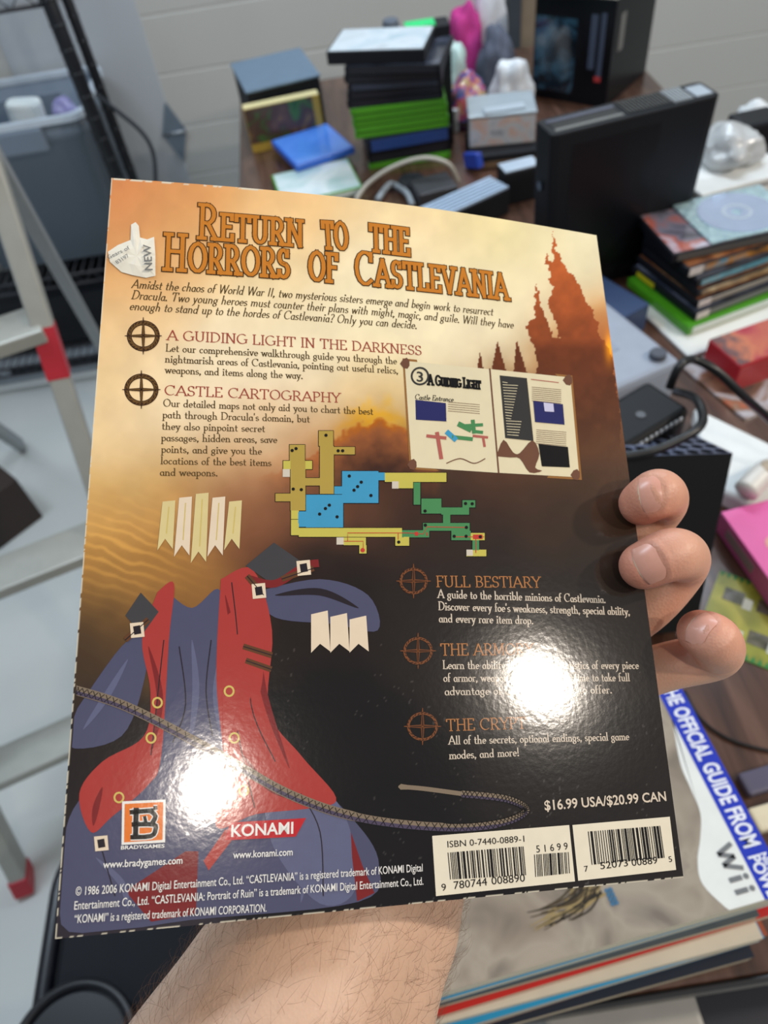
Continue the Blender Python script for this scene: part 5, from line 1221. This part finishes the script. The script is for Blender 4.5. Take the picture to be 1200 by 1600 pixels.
def loft(mb, rings, close=True):
    b = len(mb.v); n = len(rings[0])
    for r in rings: mb.v += r
    for k in range(len(rings) - 1):
        for i in range(n): j = (i + 1) % n; mb.f.append((b + k * n + i, b + k * n + j, b + (k + 1) * n + j, b + (k + 1) * n + i)); mb.m.append(0)
    if close: mb.f.append(tuple(b + i for i in range(n - 1, -1, -1))); mb.m.append(0); mb.f.append(tuple(b + (len(rings) - 1) * n + i for i in range(n))); mb.m.append(0)
mb = MB()
ins = .035
loft(mb, [rrect(ins, ins, wT - ins, dT - ins, .04, 0), rrect(.012, .012, wT - .012, dT - .012, .05, hT - .06), rrect(.004, .004, wT - .004, dT - .004, .05, hT - .055), rrect(.004, .004, wT - .004, dT - .004, .05, hT - .01),
          rrect(.012, .012, wT - .012, dT - .012, .045, hT - .01), rrect(ins + .004, ins + .004, wT - ins - .004, dT - ins - .004, .036, .006)])
mb.build('tub', mt, tote, True)
mb = MB(); loft(mb, [rrect(-.006, -.006, wT + .006, dT + .006, .055, hT - .014), rrect(-.006, -.006, wT + .006, dT + .006, .055, hT), rrect(.014, .014, wT - .014, dT - .014, .045, hT), rrect(.014, .014, wT - .014, dT - .014, .045, hT - .014), rrect(-.006, -.006, wT + .006, dT + .006, .055, hT - .014)], False)
mb.build('rim', mt2, tote)
MB().box(wT * .35, -.012, hT - .075, wT * .75, .012, hT - .014).build('handle_grip', mt, tote, bevel=.008)
# things inside the tote
p = onz(40, 200, zr - .06)
o = MB().prism(rrect(-.045, -.03, .045, .03, .02, .09), rrect(-.045, -.03, .045, .03, .02, -.30)).build('white_bottle', M('glossy white', (236, 244, 244), .3), None, bevel=.01); o.location = (p[0], p[1] + .04, zr - .095); o.rotation_euler = (0, .1, 0); tag(o, 'glossy white container standing inside the grey tote', 'container')
crumple('cloth_bundle', 'lilac and navy patterned cloth inside the grey tote', 'cloth', (p[0] + .10, p[1] + .06, zr - .19), (.055, .04, .10), ART('lilac cloth', [(40, 44, 70), (140, 136, 186), (196, 196, 226)], 30, .8, 5), 3.9, .25)
MB().box(.03, dT * .80, .02, wT - .12, dT * .83, hT - .03).build('divider_panel', mt, tote, bevel=.004)
# cable hanging from the rack
pts = [ony(150, 148, 2.02), ony(185, 175, 2.05), ony(220, 205, 2.08), ony(238, 235, 2.1), ony(243, 275, 2.1), ony(240, 330, 2.1)]
o = MB().tube(smooth_path([tuple(p) for p in pts], 8), .0055, 12).build('cable', M('dark grey cable', (54, 60, 68), .5), None, True); tag(o, 'dark grey cable hanging in a curve from the black rack', 'cable')
# things on the lower shelves
def put(name, label, cat, px_, py_, zb, sx, sy, sz, mat, rz=0., bevel=.004):
    q = onz(px_, py_, zb + sz); t = thing(name, label, cat, (q[0] - sx / 2, q[1], zb), rz); MB().box(0, 0, 0, sx, sy, sz).build('body', mat, t, bevel=bevel); return t
zq = .127
put('black_box', 'flat black box on the bottom shelf of the wire rack, below the tote', 'box', 60, 470, zq, .52, .22, .16, m_blkm)
t = put('silver_player', 'silver and black disc player in front of the bottom shelf', 'disc player', 40, 560, 0, .60, .16, .09, M('silver face', (150, 156, 164), .35, metal=.3))
for k in range(3): MB().box(.05 + .18 * k, -.002, .03, .18 + .18 * k, 0, .06).build('dark_slot', m_blkm, t)
put('brown_box', 'dark brown box on the floor behind the ladder at the left edge', 'box', -10, 800, 0, .16, .16, .16, M('dark brown card', (56, 44, 38), .7), .75)
# ---- aluminium step ladder
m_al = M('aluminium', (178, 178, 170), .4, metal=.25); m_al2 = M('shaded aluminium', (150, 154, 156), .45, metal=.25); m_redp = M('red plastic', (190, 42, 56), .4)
fL = Vector(onz(40, 1384, 0)); fR = Vector(onz(312, 1253, 0))
topR = Vector(onz(-14, 262, 1.10)); up = topR - fR; up = up * (1.25 / up.length)
lad = thing('step_ladder', 'aluminium step ladder with red feet standing at the left', 'ladder', ((fL.x + fR.x) / 2, (fL.y + fR.y) / 2, 0))
lo = lad.location.copy()
def beam(mb, a, b, w_, t_, side):
    a = Vector(a) - lo; b = Vector(b) - lo; d = (b - a).normalized(); s_ = (side - d * side.dot(d)).normalized(); n_ = d.cross(s_)
    v = [c + s_ * (sx * w_ / 2) + n_ * (sy * t_ / 2) for c in (a, b) for sx, sy in ((-1, -1), (1, -1), (1, 1), (-1, 1))]
    mb.add(v, [(3, 2, 1, 0), (4, 5, 6, 7), (0, 1, 5, 4), (1, 2, 6, 5), (2, 3, 7, 6), (3, 0, 4, 7)]); return mb
acr = (fR - fL).normalized()
for f_ in (fL, fR):
    d = up.normalized()
    beam(MB(), f_ + d * .02, f_ + up, .050, .03, acr.cross(d)).build('rail', m_al, lad, bevel=.004)
    beam(MB(), f_, f_ + d * .045, .056, .036, acr.cross(d)).build('foot', m_redp, lad, bevel=.004)
back = acr.cross(up).normalized(); back = Vector((back.x, back.y, 0)).normalized()
if back.y < 0: back = -back
for f_ in (fL, fR):
    b_ = Vector(onz(212, 636, 0)) + (f_ - fR)
    beam(MB(), b_ + Vector((0, 0, .01)), f_ + up * .985 + back * .02, .042, .022, acr.cross(up)).build('rear_leg', m_al2, lad, bevel=.003)
def tread_k(yt_):
    best_ = None
    for i in range(1, 300):
        k_ = i / 300; a_, b_ = proj(np.array(fL + up * k_)), proj(np.array(fR + up * k_))
        y_ = a_[1] + (b_[1] - a_[1]) * (60 - a_[0]) / (b_[0] - a_[0])
        if best_ is None or abs(y_ - yt_) < best_[0]: best_ = (abs(y_ - yt_), k_)
    return best_[1]
k1, k2 = tread_k(1175), tread_k(880)
print('TREADS', k1, k2)
for k in (k1, k2, 2 * k2 - k1, min(.97, 3 * k2 - 2 * k1)):
    c1 = fL + up * k; c2 = fR + up * k
    beam(MB(), c1, c2, .075, .022, up.cross(acr).cross(acr) if False else back).build('tread', m_al, lad, bevel=.003)
dd = up.normalized(); q = fR + (Vector(onz(80, 552, .6)) - fR).length * 0 * dd
# red label on the right rail where the photo shows it
best = min(((np.linalg.norm(proj(np.array(fR + up * (k / 400))) - np.array([84, 545])), k) for k in range(400)))[1] / 400
beam(MB(), fR + up * (best - .03), fR + up * (best + .03), .0515, .0315, acr.cross(dd)).build('red_label', m_redp, lad)
# ---- folding chair
zc = .45
a = Vector(onz(62, 1560, zc)); b = Vector(onz(66, 1360, zc))
ch = thing('folding_chair', 'black folding chair with a rounded tubular seat frame under the book', 'chair', (a.x, a.y, 0), 0)
co_ = ch.location.copy(); m_ch = M('chair black', (9, 11, 20), .6, spec=.25); m_tb = M('chair tube', (12, 14, 24), .3)
xl = float(onz(78, 1450, zc)[0]) - co_.x; yt = float(onz(160, 1280, zc)[1]) - co_.y; yb = yt - .40; xr = xl + .30
mb = MB(); loft(mb, [rrect(xl + .016, yb, xr - .016, yt - .016, .075, zc - .02), rrect(xl + .016, yb, xr - .016, yt - .016, .075, zc)]); mb.build('seat', m_ch, ch, bevel=.006)
fr = rrect(xl, yb, xr, yt, .09, zc - .012, 10); mb = MB().tube(fr + [fr[0]], .0125, 14); mb.build('seat_frame', m_tb, ch, True)
for (x_, s_) in ((xl - .005, 1), (xr + .005, -1)):
    MB().tube([(x_, yt - .05, 0), (x_, yb + .10, zc - .01), (x_, yb - .04, .80)], .012, 12).build('leg', m_tb, ch, True)
    MB().tube([(x_ + .02 * s_, yb - .02, 0), (x_ + .02 * s_, yt - .08, zc - .02)], .012, 12).build('leg', m_tb, ch, True)
mb = MB(); loft(mb, [rrect(xl + .01, .62, xr - .01, .80, .05, 0), rrect(xl + .01, .62, xr - .01, .80, .05, .012)]); mb.v = [(x, yb - .03 - zz - .0, y) for x, y, zz in mb.v]; mb.build('backrest', m_ch, ch, bevel=.004)
# ---- round black case with a raised rim at the bottom-left corner
zk = zc + .001
c = onz(106, 1652, zk + .06)
t = thing('round_case', 'round glossy black case with a raised rim, lying on the chair seat', 'case', (c[0], c[1], zk))
rk = .072
MB().cyl((0, 0, 0), rk * .96, .052, 48).build('body', M('gloss dark shell', (26, 29, 34), .3), t, bevel=.006)
mb = MB(); ring = [(rk * math.cos(i * math.tau / 56), rk * math.sin(i * math.tau / 56), .052) for i in range(57)]; mb.tube(ring, .006, 10).build('rim', m_pole, t, True)
# ---- things under the table
o = MB().prism(rrect(0, 0, .15, .16, .02, .62), rrect(0, 0, .15, .16, .02, 0)).build('white_bin', M('off white bin', (186, 184, 178), .5), None, bevel=.006); q = onz(842, 1556, .62); o.location = (q[0], q[1] - .16, 0); tag(o, 'off-white bin standing under the near edge of the table', 'bin')
boxthing('dark_bin', 'dark navy bin under the near right corner of the table', 'bin', (1110, 1640), (1260, 1600), 0, .58, M('dark navy plastic', (30, 34, 48), .4), .16)
